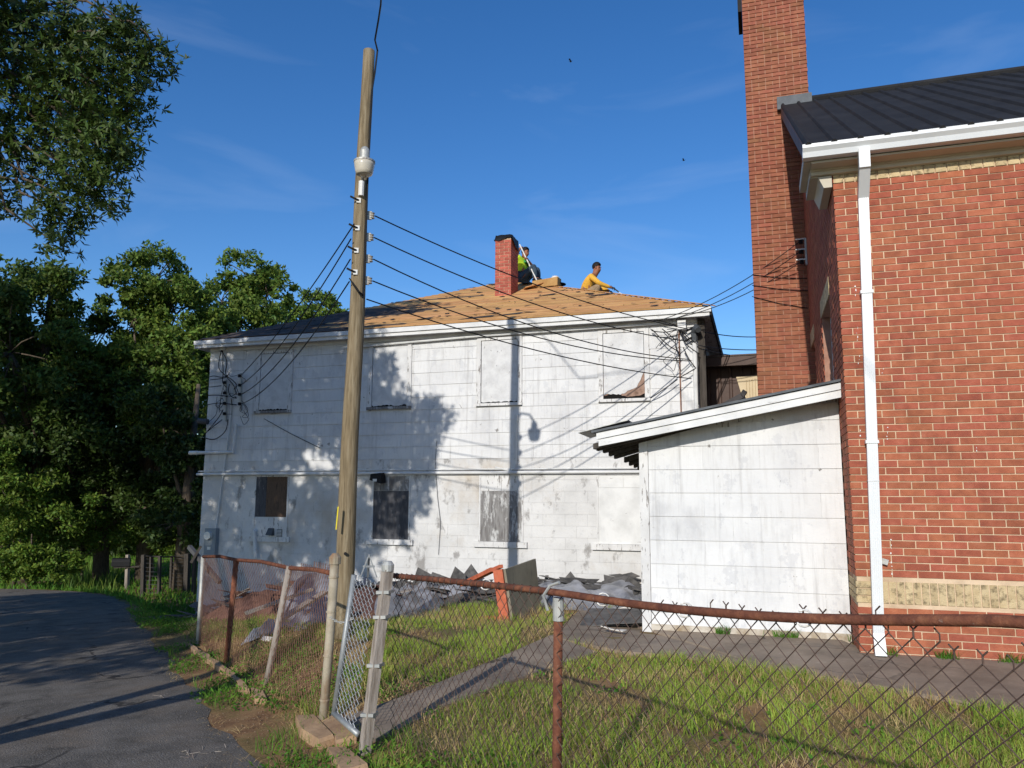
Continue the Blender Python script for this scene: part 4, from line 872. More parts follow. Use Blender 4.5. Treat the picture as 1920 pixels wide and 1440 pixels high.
q = fpt(k2, railz(k2)); ps = [fpt(k2-.02, railz(k2)-.09, -.03), fpt(k2-.03, railz(k2)-.02, -.05), fpt(k2, railz(k2)+.03, -.03), fpt(k2+.06, railz(k2)+.05, -.02)]
MB().tube(ps, .008, 6).build('wire_twist', M['galv'], rf_)
# gate: leaning frame with bright mesh
gt = thing('gate', onG(630, 1348), 'small galvanised chain-link gate between two leaning posts', 'gate')
ga, gb = atD(626, 1340, 5.75), atD(664, 1078, 5.75); gc = atD(672, 1377, 5.42); ga.z = max(ga.z, gz(ga.x, ga.y)+.02)
gd = b_.lerp(a, .05)
MB().tube([ga, gb], .02, 10).build('stile', M['galv_blue'], gt, smooth=True)
MB().tube([ga+Vector((0, 0, .01)), gc], .02, 10).build('bottom_rail', M['galv_blue'], gt, smooth=True)
gdir = (gc-ga); gdir.z = 0; gl = gdir.length; gdir.normalize(); up_ = (gb-ga).normalized()
gl2 = gl-.01
def gp(u, z, n):
    base = ga.lerp(gc, u/gl); return base+(gb-ga)*(z/1.12)+Vector((FN.x, FN.y, 0))*n
chain(gl2, gp, lambda u: .02, lambda u: 1.1, .06, .0028).build('wire_mesh', M['galv_wire'], gt)
# left fence
lf = thing('chain_link_fence', onG(470, 1235), 'sagging rusty chain-link fence with tilted posts left of the gate', 'fence')
posts = [((605, 1352), (628, 1050), 6.1, .034, 'old_galv'), ((498, 1258), (543, 1062), 7.7, .03, 'grey_wood'), ((425, 1217), (443, 1049), 9.2, .03, 'rust'), ((372, 1187), (381, 1044), 10.7, .028, 'galv')]
tops = []; bots = []
for (p0, p1, D, r_, mt) in posts:
    a, t_ = atD(*p0, D), atD(*p1, D); a.z = gz(a.x, a.y)-.06; tops.append(t_); bots.append(a)
    MB().tube([a, a.lerp(t_, .5)+Vector((.004, 0, 0)), t_], r_, 10).build('post', M[mt], lf, smooth=True)
MB().tube([tops[0]-Vector((0, 0, .03)), tops[0]+Vector((0, 0, .02)), tops[0]+Vector((0, 0, .05))], [.043, .045, .02], 12).build('post_cap', M['old_galv'], lf)
for t in (.2, .45, .7, .9): q = bots[0].lerp(tops[0], t); MB().tube([q-Vector((0, 0, .006)), q+Vector((0, 0, .006))], .038, 12).build('band', M['old_galv'], lf)
rpts = [atD(628, 1076, 6.1), atD(590, 1068, 6.8), tops[1]+Vector((0, 0, -.015)), atD(490, 1053, 8.4), tops[2]+Vector((0, 0, -.005)), atD(412, 1043, 9.9), tops[3]]
MB().tube(rpts, .019, 8).build('top_rail', M['rust'], lf, smooth=True)
LFP = [Vector((q.x, q.y, 0)) for q in tops]; LB = [Vector((q.x, q.y, 0)) for q in bots]
cum = [0]
for i in range(3): cum.append(cum[-1]+(LFP[i+1]-LFP[i]).length)
def lfp(u, z, n):
    u = max(0, min(u, cum[-1]-1e-4)); i = max(j for j in range(3) if cum[j] <= u); t = (u-cum[i])/(cum[i+1]-cum[i])
    b = LB[i].lerp(LB[i+1], t); tp = LFP[i].lerp(LFP[i+1], t); h = max(0, min(1, (z-gz(b.x, b.y))/1.0)); q = b.lerp(tp, h)
    return Vector((q.x+FN.x*n, q.y+FN.y*n, z))
def lz_top(u):
    u = max(0, min(u, cum[-1]-1e-4)); i = max(j for j in range(3) if cum[j] <= u); t = (u-cum[i])/(cum[i+1]-cum[i])
    return tops[i].z*(1-t)+tops[i+1].z*t-.02
chain(cum[-1], lfp, lambda u: gz(*lfp(u, 0, 0)[:2])+.02, lz_top, .075, .0017, barbs=True).build('wire_mesh', M['rust_wire_red'], lf)
# padlock and chain holding the gate
pk = atD(650, 1172, 5.85); ch = thing('padlock_chain', pk, 'steel chain and padlock holding the gate to its post', 'chain')
for i in range(9):
    t = i/8; q = atD(620, 1158, 5.98).lerp(atD(660, 1160, 5.7), t)-Vector((0, 0, .03*math.sin(t*math.pi)))
    ps = [q+Vector((.011*math.cos(a), .006*math.sin(a) if i % 2 else 0, .006*math.sin(a) if i % 2 == 0 else 0)) for a in np.linspace(0, 6.283, 9)]
    MB().tube(ps, .0035, 5).build('link', M['galv'], ch)
MB().box(pk.x-.02, pk.x+.02, pk.y-.01, pk.y+.01, pk.z-.1, pk.z-.05).build('padlock', M['tool_steel'], ch)
MB().tube([pk+Vector((-.013, 0, -.05)), pk+Vector((-.013, 0, -.02)), pk+Vector((0, 0, -.005)), pk+Vector((.013, 0, -.02)), pk+Vector((.013, 0, -.05))], .004, 6).build('shackle', M['galv'], ch)
# shaded far fence: dark wooden posts with wire
ff = thing('shaded_fence', onG(310, 1120), 'dark post and wire fence in the shade left of the house', 'fence')
fps = []
for x, yb, yt, w_ in ((268, 1118, 1040, .1), (281, 1112, 1043, .05), (298, 1118, 1042, .07), (320, 1108, 1042, .06), (343, 1104, 1040, .05), (350, 1112, 1038, .13), (363, 1114, 1040, .09)):
    g_ = onG(x, yb); D = math.hypot(g_.x, g_.y); t_ = atD(x+2, yt, D); fps.append((g_, t_))
    MB().bar(g_-Vector((0, 0, .1)), t_, w_, w_, up=(0, 1, 0)).build('post', M['dark_wood'], ff)
MB().tube([q[1]-Vector((0, 0, .03)) for q in (fps[0], fps[2], fps[3], fps[5])], .02, 6).build('top_rail', M['dark_wood'], ff)
wb = MB()
for t in np.linspace(.08, .9, 9): wb.tube([q[0].lerp(q[1], t) for q in (fps[0], fps[2], fps[3], fps[5])], .004, 4)
wb.build('wire', M['cable_grey'], ff)
a, b_ = atD(352, 1022, 15.0), atD(413, 1072, 15.0)
# leaning bars by the house corner
a = onG(420, 1195); tag(MB().bar(atD(355, 1025, 11.2), atD(412, 1092, 10.6), .05, .05).build('leaning_pipe', M['cable_grey'], base=atD(412, 1092, 10.6)), 'grey pipe leaning diagonally across the far end of the left fence', 'pipe')
a = atD(362, 1052, 11.0); tag(MB().bar(atD(358, 1055, 11.0), atD(377, 1024, 11.0), .09, .03, w2=.05).build('broken_board', M['dark_wood'], base=a), 'dark broken board sticking up at the end of the left fence', 'board')
# mailbox
g_ = onG(238, 1106); D = math.hypot(g_.x, g_.y); mbx = thing('mailbox', g_, 'dark mailbox on a wooden post beside the shaded road', 'mailbox')
t_ = atD(240, 1040, D); MB().bar(g_-Vector((0, 0, .1)), t_, .09, .09, up=(0, 1, 0)).build('post', M['grey_wood'], mbx)
a = atD(214, 1064, D); b_ = atD(262, 1062, D-.1); MB().bar(a, b_, .1, .04).build('shelf', M['dark_wood'], mbx)
c = atD(228, 1054, D-.02); vs = []; pr_ = [(-.1, -.11), (.1, -.11), (.1, .02)]+[(.1*math.cos(t), .02+.1*math.sin(t)) for t in np.linspace(.3, 2.84, 6)]+[(-.1, .02)]
dirx = (b_-a); dirx.z = 0; dirx.normalize(); per = Vector((-dirx.y, dirx.x, 0)); n_ = len(pr_)
vs = [c+dirx*-.24+per*p+Vector((0, 0, q)) for p, q in pr_]+[c+dirx*.22+per*p+Vector((0, 0, q)) for p, q in pr_]
MB().add(vs, [tuple(range(n_-1, -1, -1)), tuple(range(n_, 2*n_))]+[(i, (i+1) % n_, n_+(i+1) % n_, n_+i) for i in range(n_)]).build('box', M['rubber'], mbx)
# ================================================================== KERB STONES
def stone(name, pts, h0, h1, mat, label, cat, group=None):
    g0 = [onG(*p) for p in pts]; n_ = len(g0); cen = sum(g0, Vector())/n_
    top = [(q.lerp(cen, .06).x, q.lerp(cen, .06).y, gz(q.x, q.y)+h1) for q in g0]; bot = [(q.x, q.y, gz(q.x, q.y)-.1) for q in g0]; mid = [(q.x, q.y, gz(q.x, q.y)+h1*.7) for q in g0]
    b = MB().add(top+mid+bot, [tuple(range(n_))]+[(i, (i+1) % n_, n_+(i+1) % n_, n_+i) for i in range(n_)]+[(n_+i, n_+(i+1) % n_, 2*n_+(i+1) % n_, 2*n_+i) for i in range(n_)]+[tuple(range(3*n_-1, 2*n_-1, -1))])
    return tag(b.build(name, mat, base=(cen.x, cen.y, gz(cen.x, cen.y))), label, cat, group)
KS = [((352, 1212), (368, 1222), (378, 1236), (362, 1227)), ((372, 1226), (392, 1236), (400, 1252), (381, 1242)), ((394, 1241), (414, 1251), (424, 1268), (403, 1257)), ((416, 1256), (440, 1272), (446, 1290), (425, 1273)), ((442, 1278), (458, 1290), (468, 1305), (447, 1298)), ((470, 1300), (492, 1306), (500, 1322), (478, 1322))]
for k, q in enumerate(KS):
    stone('kerb_stone', q, 0, .055, M['concrete_tan'], '%s tan kerb stone from the gate in the row along the grassy bank' % ['sixth', 'fifth', 'fourth', 'third', 'second', 'nearest'][k], 'kerb stone', 'kerb stones along the bank')
stone('threshold_slab', ((553, 1358), (588, 1357), (626, 1398), (598, 1408), (562, 1384)), 0, .07, M['concrete_tan'], 'cracked tan concrete kerb slab in front of the gate', 'slab')
stone('threshold_slab', ((590, 1357), (636, 1352), (672, 1384), (668, 1396), (630, 1407), (626, 1396)), 0, .06, M['concrete_tan'], 'reddish tan concrete step right under the gate', 'slab')
stone('kerb_stone', ((612, 1420), (650, 1422), (690, 1455), (640, 1470)), 0, .07, M['concrete_tan'], 'partly buried tan kerb stone at the bottom edge below the gate', 'kerb stone')
# ================================================================== DEBRIS
def sheet(name, c, w, h, rot, mat, label, cat, group=None, crumple=.0, nseg=1, ragged=.15):
    c = Vector(c); Rm = Matrix.Rotation(rot[2], 3, 'Z') @ Matrix.Rotation(rot[1], 3, 'Y') @ Matrix.Rotation(rot[0], 3, 'X')
    if nseg == 1:
        ps = [(-w/2, -h/2), (0, -h/2*random.uniform(.8, 1.1)), (w/2, -h/2), (w/2*random.uniform(.85, 1.1), h/2), (w*.1, h/2*random.uniform(.8, 1.15)), (-w/2, h/2)]
        ps = [(x*random.uniform(1-ragged, 1), y*random.uniform(1-ragged, 1)) for x, y in ps]; n_ = len(ps)
        vs = [c+Rm @ Vector((x, y, .004+crumple*random.uniform(-.5, 1))) for x, y in ps]; vs += [v-Rm @ Vector((0, 0, .009)) for v in vs]
        b = MB().add(vs, [tuple(range(n_)), tuple(range(2*n_-1, n_-1, -1))]+[(i, n_+i, n_+(i+1) % n_, (i+1) % n_) for i in range(n_)])
    return tag(b.build(name, mat, base=(c.x, c.y, c.z)), label, cat, group)
pm('red_rubble', [(.3, (70, 46, 40)), (.6, (118, 84, 72))], 7, rough=.9, bump=.8, layers=[((150, 136, 124), 9, .62, .7, (1, 1, 1), .6)])
MA = Vector((-8.9, 10.3)); MBv = Vector((-4.7, 8.7)); MD = (MBv-MA); ML = MD.length; MD = MD/ML; MN = Vector((.25, .95))
def mound(x, y):
    q = Vector((x, y))-MA; det = MD.x*MN.y-MD.y*MN.x; a = (q.x*MN.y-q.y*MN.x)/det/ML; b = (MD.x*q.y-MD.y*q.x)/det/2
    if not (0 < a < 1 and 0 < b < 1): return 0
    return min(1, 5*min(a, 1-a, b, 1-b))*(.34*math.sin(b*math.pi)+.06)
heap_h = lambda x, y: max(0, .17*math.exp(-((y-12.3)/.95)**2)*(1 if x < -1.2 else .3)*sstep(-10.5, -9, x))
# core of the heap, one crumpled mass
xs = np.arange(-10.2, -1.1, .14); yy = np.arange(10.6, 13.36, .14); V = []; Fc = []
for y in yy:
    for x in xs:
        edge = min(sstep(10.6, 11.1, y), sstep(-10.2, -9.7, x))
        V.append((x+random.uniform(-.04, .04), y+random.uniform(-.04, .04), gz(x, y)-.04+edge*(heap_h(x, y)+random.uniform(0, .07))))
nx_ = len(xs)
for j in range(len(yy)-1):
    for i in range(nx_-1): Fc.append((j*nx_+i, j*nx_+i+1, (j+1)*nx_+i+1, (j+1)*nx_+i))
tag(link('rubble', npmesh('rubble', V, Fc), M['scrap_felt'], base=(-5, 12, 0)), 'heap of torn dark roofing rubble along the foot of the white house', 'rubble', kind='stuff')
for i in range(80):
    x = random.uniform(-9.6, -1.4); y = random.uniform(11.0, 13.1)
    if x > -2.2 and y < 11: continue
    w_, h_ = random.uniform(.25, .7), random.uniform(.12, .33)
    sheet('roofing_scrap', (x, y, gz(x, y)+heap_h(x, y)+.06+random.uniform(0, .05)), w_, h_, (random.uniform(-.3, .35), random.uniform(-.25, .25), random.uniform(-.6, .6)), M['scrap_felt' if random.random() < .96 else 'grey_wood'], 'flat torn strip of dark roofing lying in the heap against the house', 'roof scrap', 'flat roofing strips in the heap', .015)
for i in range(34):
    a_ = random.uniform(.08, .92); b2 = random.uniform(.25, 1.7); q = MA+MD*ML*a_+MN*b2
    sheet('rubble_scrap', (q.x, q.y, gz(q.x, q.y)+mound(q.x, q.y)+.05), random.uniform(.2, .55), random.uniform(.08, .22), (random.uniform(-.4, .4), random.uniform(-.3, .3), random.uniform(-1.5, 1.5)), M[random.choice(['scrap_felt', 'red_rubble', 'red_rubble', 'grey_wood'])], 'torn roofing fragment on the reddish mound behind the left fence', 'roof scrap', 'fragments on the reddish mound', .02)
def tri(px, Y, label, mat='scrap_felt'):
    pts = [onY(*p, Y) for p in px]; n_ = len(pts); lean = .12
    zb = min(q.z for q in pts); vs = [Vector((q.x, q.y+(q.z-zb)*.5, q.z)) for q in pts]
    vs += [v+Vector((0, .012, .004)) for v in vs]
    b = MB().add(vs, [tuple(range(n_)), tuple(range(2*n_-1, n_-1, -1))]+[(i, n_+i, n_+(i+1) % n_, (i+1) % n_) for i in range(n_)])
    tag(b.build('roofing_sheet', M[mat], base=(vs[0].x, vs[0].y, zb)), label, 'roof scrap', 'roofing sheets sticking up from the heap')
tri([(770, 1095), (774, 1066), (830, 1092), (838, 1105), (775, 1110)], 12.2, 'leftmost dark roofing sheet sticking up behind the hinge post')
tri([(800, 1092), (806, 1074), (840, 1085), (842, 1098)], 11.9, 'low dark roofing sheet second from the left in the heap')
tri([(840, 1092), (847, 1064), (870, 1080), (872, 1098)], 12.3, 'upright dark roofing sheet just left of the tall peaked one')
tri([(862, 1085), (877, 1059), (894, 1078), (890, 1095)], 12.5, 'tall peaked dark roofing sheet left of the orange frame')
tri([(1043, 1102), (1066, 1073), (1085, 1094), (1080, 1104)], 12.0, 'peaked dark roofing sheet right of the olive door panel')
tri([(1165, 1100), (1177, 1081), (1200, 1096), (1200, 1108)], 11.8, 'dark roofing sheet with white spots beside the shed corner')
tri([(1019, 1096), (1020, 1080), (1026, 1080), (1027, 1098)], 12.3, 'small upright dark block behind the olive door panel')
def tarp(px, h, label, mat='tarp', n=44, seed=1, amp=.05):
    rr = np.random.default_rng(seed); P4 = [onG(*p) for p in px]; V = []; Fc = []; ph = rr.uniform(0, 6, 8)
    for i in range(n+1):
        for j in range(n+1):
            u, v = i/n, j/n; q = P4[0].lerp(P4[1], u).lerp(P4[3].lerp(P4[2], u), v)
            e = min(u, 1-u, v, 1-v)*6; e = min(1, e)
            z = gz(q.x, q.y)+.015+e*h*(.55+.3*math.sin(u*7+ph[0]+v*3)+.25*math.sin(v*9+ph[1]-u*4))+amp*e*math.sin(u*23+ph[2]+v*11)*math.sin(v*17+ph[3])*.6+e*.05*(abs(math.sin(u*9+v*6+ph[4]+1.5*math.sin(v*5)))+abs(math.sin(v*13-u*5+ph[7]))-1)+heap_h(q.x, q.y)*.9+mound(q.x, q.y)
            ro_ = .06*math.sin(u*14+ph[4])*(1 if v in (0, 1) else 0)
            V.append((q.x+.05*math.sin(v*13+ph[5]), q.y+ro_+.04*math.sin(u*15+ph[6]), max(z, gz(q.x, q.y)+.012)+rr.uniform(-.006, .006)))
    for i in range(n):
        for j in range(n): Fc.append((i*(n+1)+j, (i+1)*(n+1)+j, (i+1)*(n+1)+j+1, i*(n+1)+j+1))
    c = sum(P4, Vector())/4
    tag(link('tarp', npmesh('tarp', V, Fc), M[mat], base=(c.x, c.y, gz(c.x, c.y))), label, 'tarp')
tarp([(452, 1216), (650, 1172), (640, 1120), (500, 1180)], .16, 'crumpled silver plastic tarp behind the left fence beside the pole', seed=2, amp=.08)
tarp([(705, 1172), (835, 1150), (820, 1118), (715, 1125)], .13, 'crumpled grey tarp spilling onto the grass right of the gate', seed=3, amp=.07)
tarp([(800, 1135), (940, 1118), (930, 1108), (800, 1118)], .1, 'long silver tarp edge along the grass behind the orange frame', seed=4)
tarp([(1000, 1142), (1212, 1164), (1212, 1122), (1005, 1114)], .13, 'silver tarp folded over the heap beside the shed corner', seed=5, amp=.07)
tarp([(648, 1148), (712, 1150), (705, 1125), (655, 1122)], .13, 'dark blue plastic sheet bunched behind the gate', 'tarp_dark', seed=6)
# reddish shaded rubble by the left fence
V = []; Fc = []; A_ = [Vector((-8.9, 10.3)), Vector((-4.7, 8.7))]; n1, n2 = 34, 12
for i in range(n1+1):
    for j in range(n2+1):
        q = A_[0].lerp(A_[1], i/n1)+Vector((.25, .95))*(j/n2)*2.0; e = min(1, 5*min(i/n1, 1-i/n1, j/n2, 1-j/n2))
        V.append((q.x, q.y, gz(q.x, q.y)-.03+e*(.34*math.sin(j/n2*math.pi)+random.uniform(0, .1))))
for i in range(n1):
    for j in range(n2): Fc.append((i*(n2+1)+j, (i+1)*(n2+1)+j, (i+1)*(n2+1)+j+1, i*(n2+1)+j+1))
tag(link('rubble', npmesh('r2', V, Fc), M['red_rubble'], base=(-6.7, 10, 0)), 'reddish brown rubble mound behind the sagging left fence', 'rubble', kind='stuff')
for k, (p, q) in enumerate((((460, 1150), (585, 1105)), ((520, 1165), (610, 1110)))):
    a, b_ = onG(*p, .25), onG(*q, .45); tag(MB().bar(a, b_, .09, .03).build('plank', M['grey_wood'], base=a), ['weathered plank sloping up the reddish rubble, upper one', 'weathered plank lower down behind the left fence'][k], 'plank')
# orange frame with olive panel (old door set standing on the grass)
dt = thing('door_frame', onG(950, 1166), 'peeling orange door frame with a grey olive panel standing on the grass', 'door frame')
D0 = math.hypot(*onG(950, 1168)[:2]); A = onG(948, 1166); D0 = math.hypot(A.x, A.y)
lo, hi = A-Vector((0, 0, .03)), atD(934, 1068, D0)
MB().bar(lo, hi, .12, .05, up=(0, 1, 0)).build('stile', M['orange_paint'], dt)
MB().bar(hi-Vector((.06, 0, .0)), atD(868, 1096, D0+.9), .08, .05).build('rail', M['orange_paint'], dt)
MB().bar(hi+Vector((.0, .12, .03)), atD(902, 1078, D0+.6), .05, .04).build('rail', M['orange_paint'], dt)
MB().bar(lo+Vector((-.35, .1, .04)), lo+Vector((.03, .05, .07)), .1, .05).build('bottom_rail', M['orange_paint'], dt)
q0, q1 = lo+Vector((.06, .02, .03)), hi+Vector((.055, .02, .0)); q2, q3 = atD(1000, 1048, D0+.75), atD(1010, 1135, D0+.75); q3.z = gz(q3.x, q3.y)+.02
n_ = (q3-q0).cross(q1-q0).normalized()*.035
MB().add([q0, q3, q2, q1, q0+n_, q3+n_, q2+n_, q1+n_], [(0, 1, 2, 3), (7, 6, 5, 4), (0, 4, 5, 1), (1, 5, 6, 2), (2, 6, 7, 3), (3, 7, 4, 0)]).build('panel', M['olive_board'], dt)
# grey metal A-frame behind the gate
A = onG(690, 1110, .2); D0 = math.hypot(A.x, A.y); af = thing('metal_stand', A, 'grey metal A-frame stand in the heap behind the gate', 'stand'); pk = atD(692, 1040, D0)
for px in (676, 690, 707): q = atD(px, 1068, D0+(.25 if px == 690 else 0)); MB().bar(q-Vector((0, 0, .12)), pk, .035, .02).build('leg', M['galv_blue'], af)
MB().bar(atD(680, 1062, D0), atD(703, 1062, D0), .02, .03).build('crossbar', M['galv_blue'], af)
# bent sheet with white scraps by the shed
c = onG(1165, 1178)
sheet('bent_sheet', c+Vector((0, .25, .1)), 1.0, .6, (.18, -.06, .1), M['scrap_felt'], 'bent dark roofing sheet lying on the patio by the shed corner', 'roof scrap')
sheet('bent_sheet', c+Vector((.15, -.02, .07)), .75, .3, (-.12, -.1, -.1), M['scrap_felt'], 'smaller dark roofing sheet in front of the bent one by the shed', 'roof scrap')
sheet('paper_scrap', onG(1172, 1165)+Vector((0, 0, .12)), .26, .12, (.15, .1, .2), M['paper'], 'crumpled cream paper on the bent sheet beside the shed', 'paper', None, .05)
sheet('paper_scrap', onG(1150, 1190)+Vector((0, 0, .05)), .28, .12, (.12, .1, -.3), M['paper'], 'white paper scrap under the bent sheet on the patio', 'paper', None, .05)
sheet('paper_scrap', onG(500, 1208)+Vector((0, 0, .05)), .12, .08, (.4, .2, .3), M['paper'], 'small white scrap under the tarp behind the left fence', 'paper', None, .03)
for k, (x, y) in enumerate(((850, 1108), (890, 1108))):
    sheet('plank_scrap', onG(x, y)+Vector((0, 0, .32)), .7, .09, (0, .05, .0), M['paper'], ['short pale plank in the heap left of the orange frame', 'pale plank in the heap nearest the orange frame'][k], 'plank')
# ================================================================== PEOPLE
def skin_body(name, edges, verts, mat, parent, sub=2):
    names = list(verts); me = bpy.data.meshes.new(name); me.from_pydata([verts[k][0] for k in names], [(names.index(a), names.index(b)) for a, b in edges], [])
    o = bpy.data.objects.new(name, me); COL.objects.link(o)
    md = o.modifiers.new('s', 'SKIN'); 
    for i, k in enumerate(names): r_ = verts[k][1]; me.skin_vertices[0].data[i].radius = (r_, r_) if not isinstance(r_, tuple) else r_
    me.skin_vertices[0].data[0].use_root = True; md.use_smooth_shade = True
    s2 = o.modifiers.new('d', 'SUBSURF'); s2.levels = sub; s2.render_levels = sub
    dg = bpy.context.evaluated_depsgraph_get(); dg.update(); m2 = bpy.data.meshes.new_from_object(o.evaluated_get(dg))
    o.modifiers.clear(); o.data = m2; m2.materials.clear(); m2.materials.append(mat); o.parent = parent
    m2.polygons.foreach_set('use_smooth', [True]*len(m2.polygons)); return o
BODY_E = [('pel', 'spine'), ('spine', 'chest'), ('chest', 'neck'), ('neck', 'jaw'), ('jaw', 'head'), ('head', 'crown'), ('jaw', 'nose')]
for s in 'LR':
    BODY_E += [('pel', 'hip'+s), ('hip'+s, 'kne'+s), ('kne'+s, 'ank'+s), ('ank'+s, 'toe'+s), ('chest', 'sho'+s), ('sho'+s, 'elb'+s), ('elb'+s, 'wri'+s), ('wri'+s, 'palm'+s)]
def person(loc, rotz, J, label, shirt, pants, extra):
    p = thing('person', loc, label, 'person'); p.rotation_euler.z = rotz
    rad = dict(pel=.115, spine=.12, chest=.13, neck=.05, jaw=.066, head=.088, crown=.066, nose=.018, hip=.085, kne=.058, ank=.042, toe=.035, sho=.058, elb=.043, wri=.03, palm=.03)
    V = {k: (v, rad[k.rstrip('LR')] if k.rstrip('LR') in rad else .05) for k, v in J.items()}
    body = skin_body('body', BODY_E, V, M['skin'], p)
    # five fingers per hand, curled
    for s in 'LR':
        w_, h_ = Vector(J['wri'+s]), Vector(J['palm'+s]); d = (h_-w_).normalized(); sd_ = d.cross(Vector((0, 0, 1))).normalized(); dn = d.cross(sd_)
        if dn.z > 0: dn = -dn
        fb = MB()
        for i in range(4):
            b0 = h_+sd_*(i-1.5)*.019+d*.012; l = [.036, .042, .04, .032][i]
            fb.tube([b0, b0+d*l*.9, b0+d*l*1.3+dn*l*.6, b0+d*l*.9+dn*l*1.1], [.009, .0085, .008, .006], 6)
        tb = h_-sd_*.028-d*.01; fb.tube([tb, tb-sd_*.018+d*.02+dn*.01, tb-sd_*.012+d*.04+dn*.02], [.01, .009, .007], 6)
        o = link('hand_fingers', fb.mesh(), M[extra.get('glove', 'skin')]); o.parent = p
    E1 = [e for e in BODY_E if all(k.rstrip('LR') in ('pel', 'spine', 'chest', 'sho', 'elb', 'wri') for k in e)]
    V1 = {k: (v[0], v[1]+(.014 if k.rstrip('LR') not in ('wri',) else .010)) for k, v in V.items() if k.rstrip('LR') in ('pel', 'spine', 'chest', 'sho', 'elb', 'wri')}
    V1['neck'] = (tuple(Vector(J['chest']).lerp(Vector(J['neck']), .6)), .068); E1.append(('chest', 'neck'))
    if extra.get('sleeves') == 'short':
        for s in 'LR':
            V1['elb'+s] = (tuple(Vector(J['sho'+s]).lerp(Vector(J['elb'+s]), .85)), V['elb'+s][1]+.02); V1.pop('wri'+s); E1 = [e for e in E1 if 'wri'+s not in e]
    skin_body('shirt', E1, V1, M[shirt], p)
    E2 = [e for e in BODY_E if all(k.rstrip('LR') in ('pel', 'hip', 'kne', 'ank') for k in e)]
    V2 = {k: (v[0], v[1]+.022) for k, v in V.items() if k.rstrip('LR') in ('pel', 'hip', 'kne', 'ank')}
    skin_body('trousers', E2, V2, M[pants], p)
    for s in 'LR':
        a, t = Vector(J['ank'+s]), Vector(J['toe'+s]); d = (t-a); d.z = 0; d.normalize()
        sh_ = MB().tube([a-d*.05+Vector((0, 0, -.03)), a+Vector((0, 0, -.025)), t+Vector((0, 0, -.012)), t+d*.05+Vector((0, 0, -.015))], [.03, .05, .045, .02], 8)
        o = link('shoe', sh_.mesh(), M['rubber'], smooth=True); o.parent = p
    # hair cap hugging the skull, slightly open at the face
    hd, cr = Vector(J['head']), Vector(J['crown']); up = (cr-hd).normalized(); fw = Vector(J['nose'])-Vector(J['jaw']); fw = (fw-up*fw.dot(up)).normalized(); sd_ = up.cross(fw)
    V_, F_ = [], []; n1, n2 = 14, 8
    for i in range(n2+1):
        for j in range(n1):
            az = 2*math.pi*j/n1; front = max(0, math.cos(az)); mxp = 1.95-.85*front; ph = mxp*i/n2
            V_.append(tuple(hd+up*.028-fw*.01+(up*math.cos(ph)*.107+(fw*math.cos(az)*.104+sd_*math.sin(az)*.092)*math.sin(ph))))
    for i in range(n2):
        for j in range(n1): F_.append((i*n1+j, i*n1+(j+1) % n1, (i+1)*n1+(j+1) % n1, (i+1)*n1+j))
    o = link('hair', npmesh('hair', V_, F_), M['hair'], smooth=True); o.parent = p
    eb = MB()
    for s in (-1, 1):
        eb.lathe(hd+fw*.082+sd_*.034*s+up*.002, [(.004, -.006), (.011, 0), (.004, .006)], 8)
        eb.lathe(hd-up*.02+sd_*.092*s, [(.006, -.025), (.014, -.01), (.016, .015), (.006, .03)], 8)
    o = link('face_features', eb.mesh(), M['skin']); o.parent = p
    return p
hm = onY(1104, 545, 16.15)
J1 = dict(pel=(0, 0, .2), spine=(.03, 0, .36), chest=(.14, 0, .53), neck=(.22, 0, .66), jaw=(.27, -.01, .73), head=(.275, 0, .81), crown=(.275, 0, .87), nose=(.36, -.03, .775))
for s, g_ in (('L', 1), ('R', -1)):
    J1.update({'hip'+s: (.04, .1*g_, .18), 'kne'+s: (.36, .15*g_, .38), 'ank'+s: (.14, .13*g_, .05), 'toe'+s: (.29, .15*g_, .02), 'sho'+s: (.15, .18*g_, .575)})
J1.update(elbR=(.34, -.2, .40), wriR=(.56, -.1, .33), palmR=(.61, -.08, .32), elbL=(.37, .2, .38), wriL=(.50, .06, .30), palmL=(.54, .05, .285))
rzm = hm.z-.26
man = person((hm.x-.12, 16.3, rzm), .1, J1, 'person in a yellow long-sleeved shirt squatting at the right roof hip, holding a tool', 'yellow_cloth', 'khaki_cloth', dict(glove='rubber'))
Rz = Matrix.Rotation(.1, 3, 'Z'); hp = Vector(man.location)+Rz @ Vector((.62, -.08, .31))
pb_ = thing('pry_bar', hp, 'flat pry bar with dark grip held by the person in the yellow shirt', 'tool')
MB().bar(hp+Vector((-.05, 0, .05)), hp+Vector((.13, -.02, -.1)), .028, .028).build('grip', M['rubber'], pb_); MB().bar(hp+Vector((.13, -.02, -.1)), hp+Vector((.25, -.04, -.19)), .03, .012).build('blade', M['tool_steel'], pb_)
# second worker behind the chimney
wl = onY(984, 524, 17.2)
J2 = dict(pel=(0, 0, .12), spine=(-.01, 0, .29), chest=(.02, 0, .47), neck=(.05, 0, .61), jaw=(.1, -.02, .67), head=(.1, -.01, .75), crown=(.095, -.01, .81), nose=(.185, -.05, .71))
for s, g_ in (('L', 1), ('R', -1)):
    J2.update({'hip'+s: (.06, .1*g_, .11), 'kne'+s: (.36, .13*g_, .36), 'ank'+s: (.36, .12*g_, .04), 'toe'+s: (.49, .13*g_, .015), 'sho'+s: (.02, .18*g_, .52)})
J2.update(elbR=(-.03, -.3, .62), wriR=(.0, -.16, .8), palmR=(.01, -.13, .83), elbL=(.22, .14, .42), wriL=(.17, -.1, .53), palmL=(.165, -.15, .54))
wk = person((wl.x-.1, 17.3, wl.z-.05), -.05, J2, 'person in a lime green safety shirt sitting behind the roof chimney with a white pole', 'hivis_cloth', 'denim', dict(sleeves='short'))
MB()
sp_ = MB().tube([Vector(wk.location)+Vector((-.01, -.17, .9)), Vector(wk.location)+Vector((.42, -.2, -.02))], .016, 8)
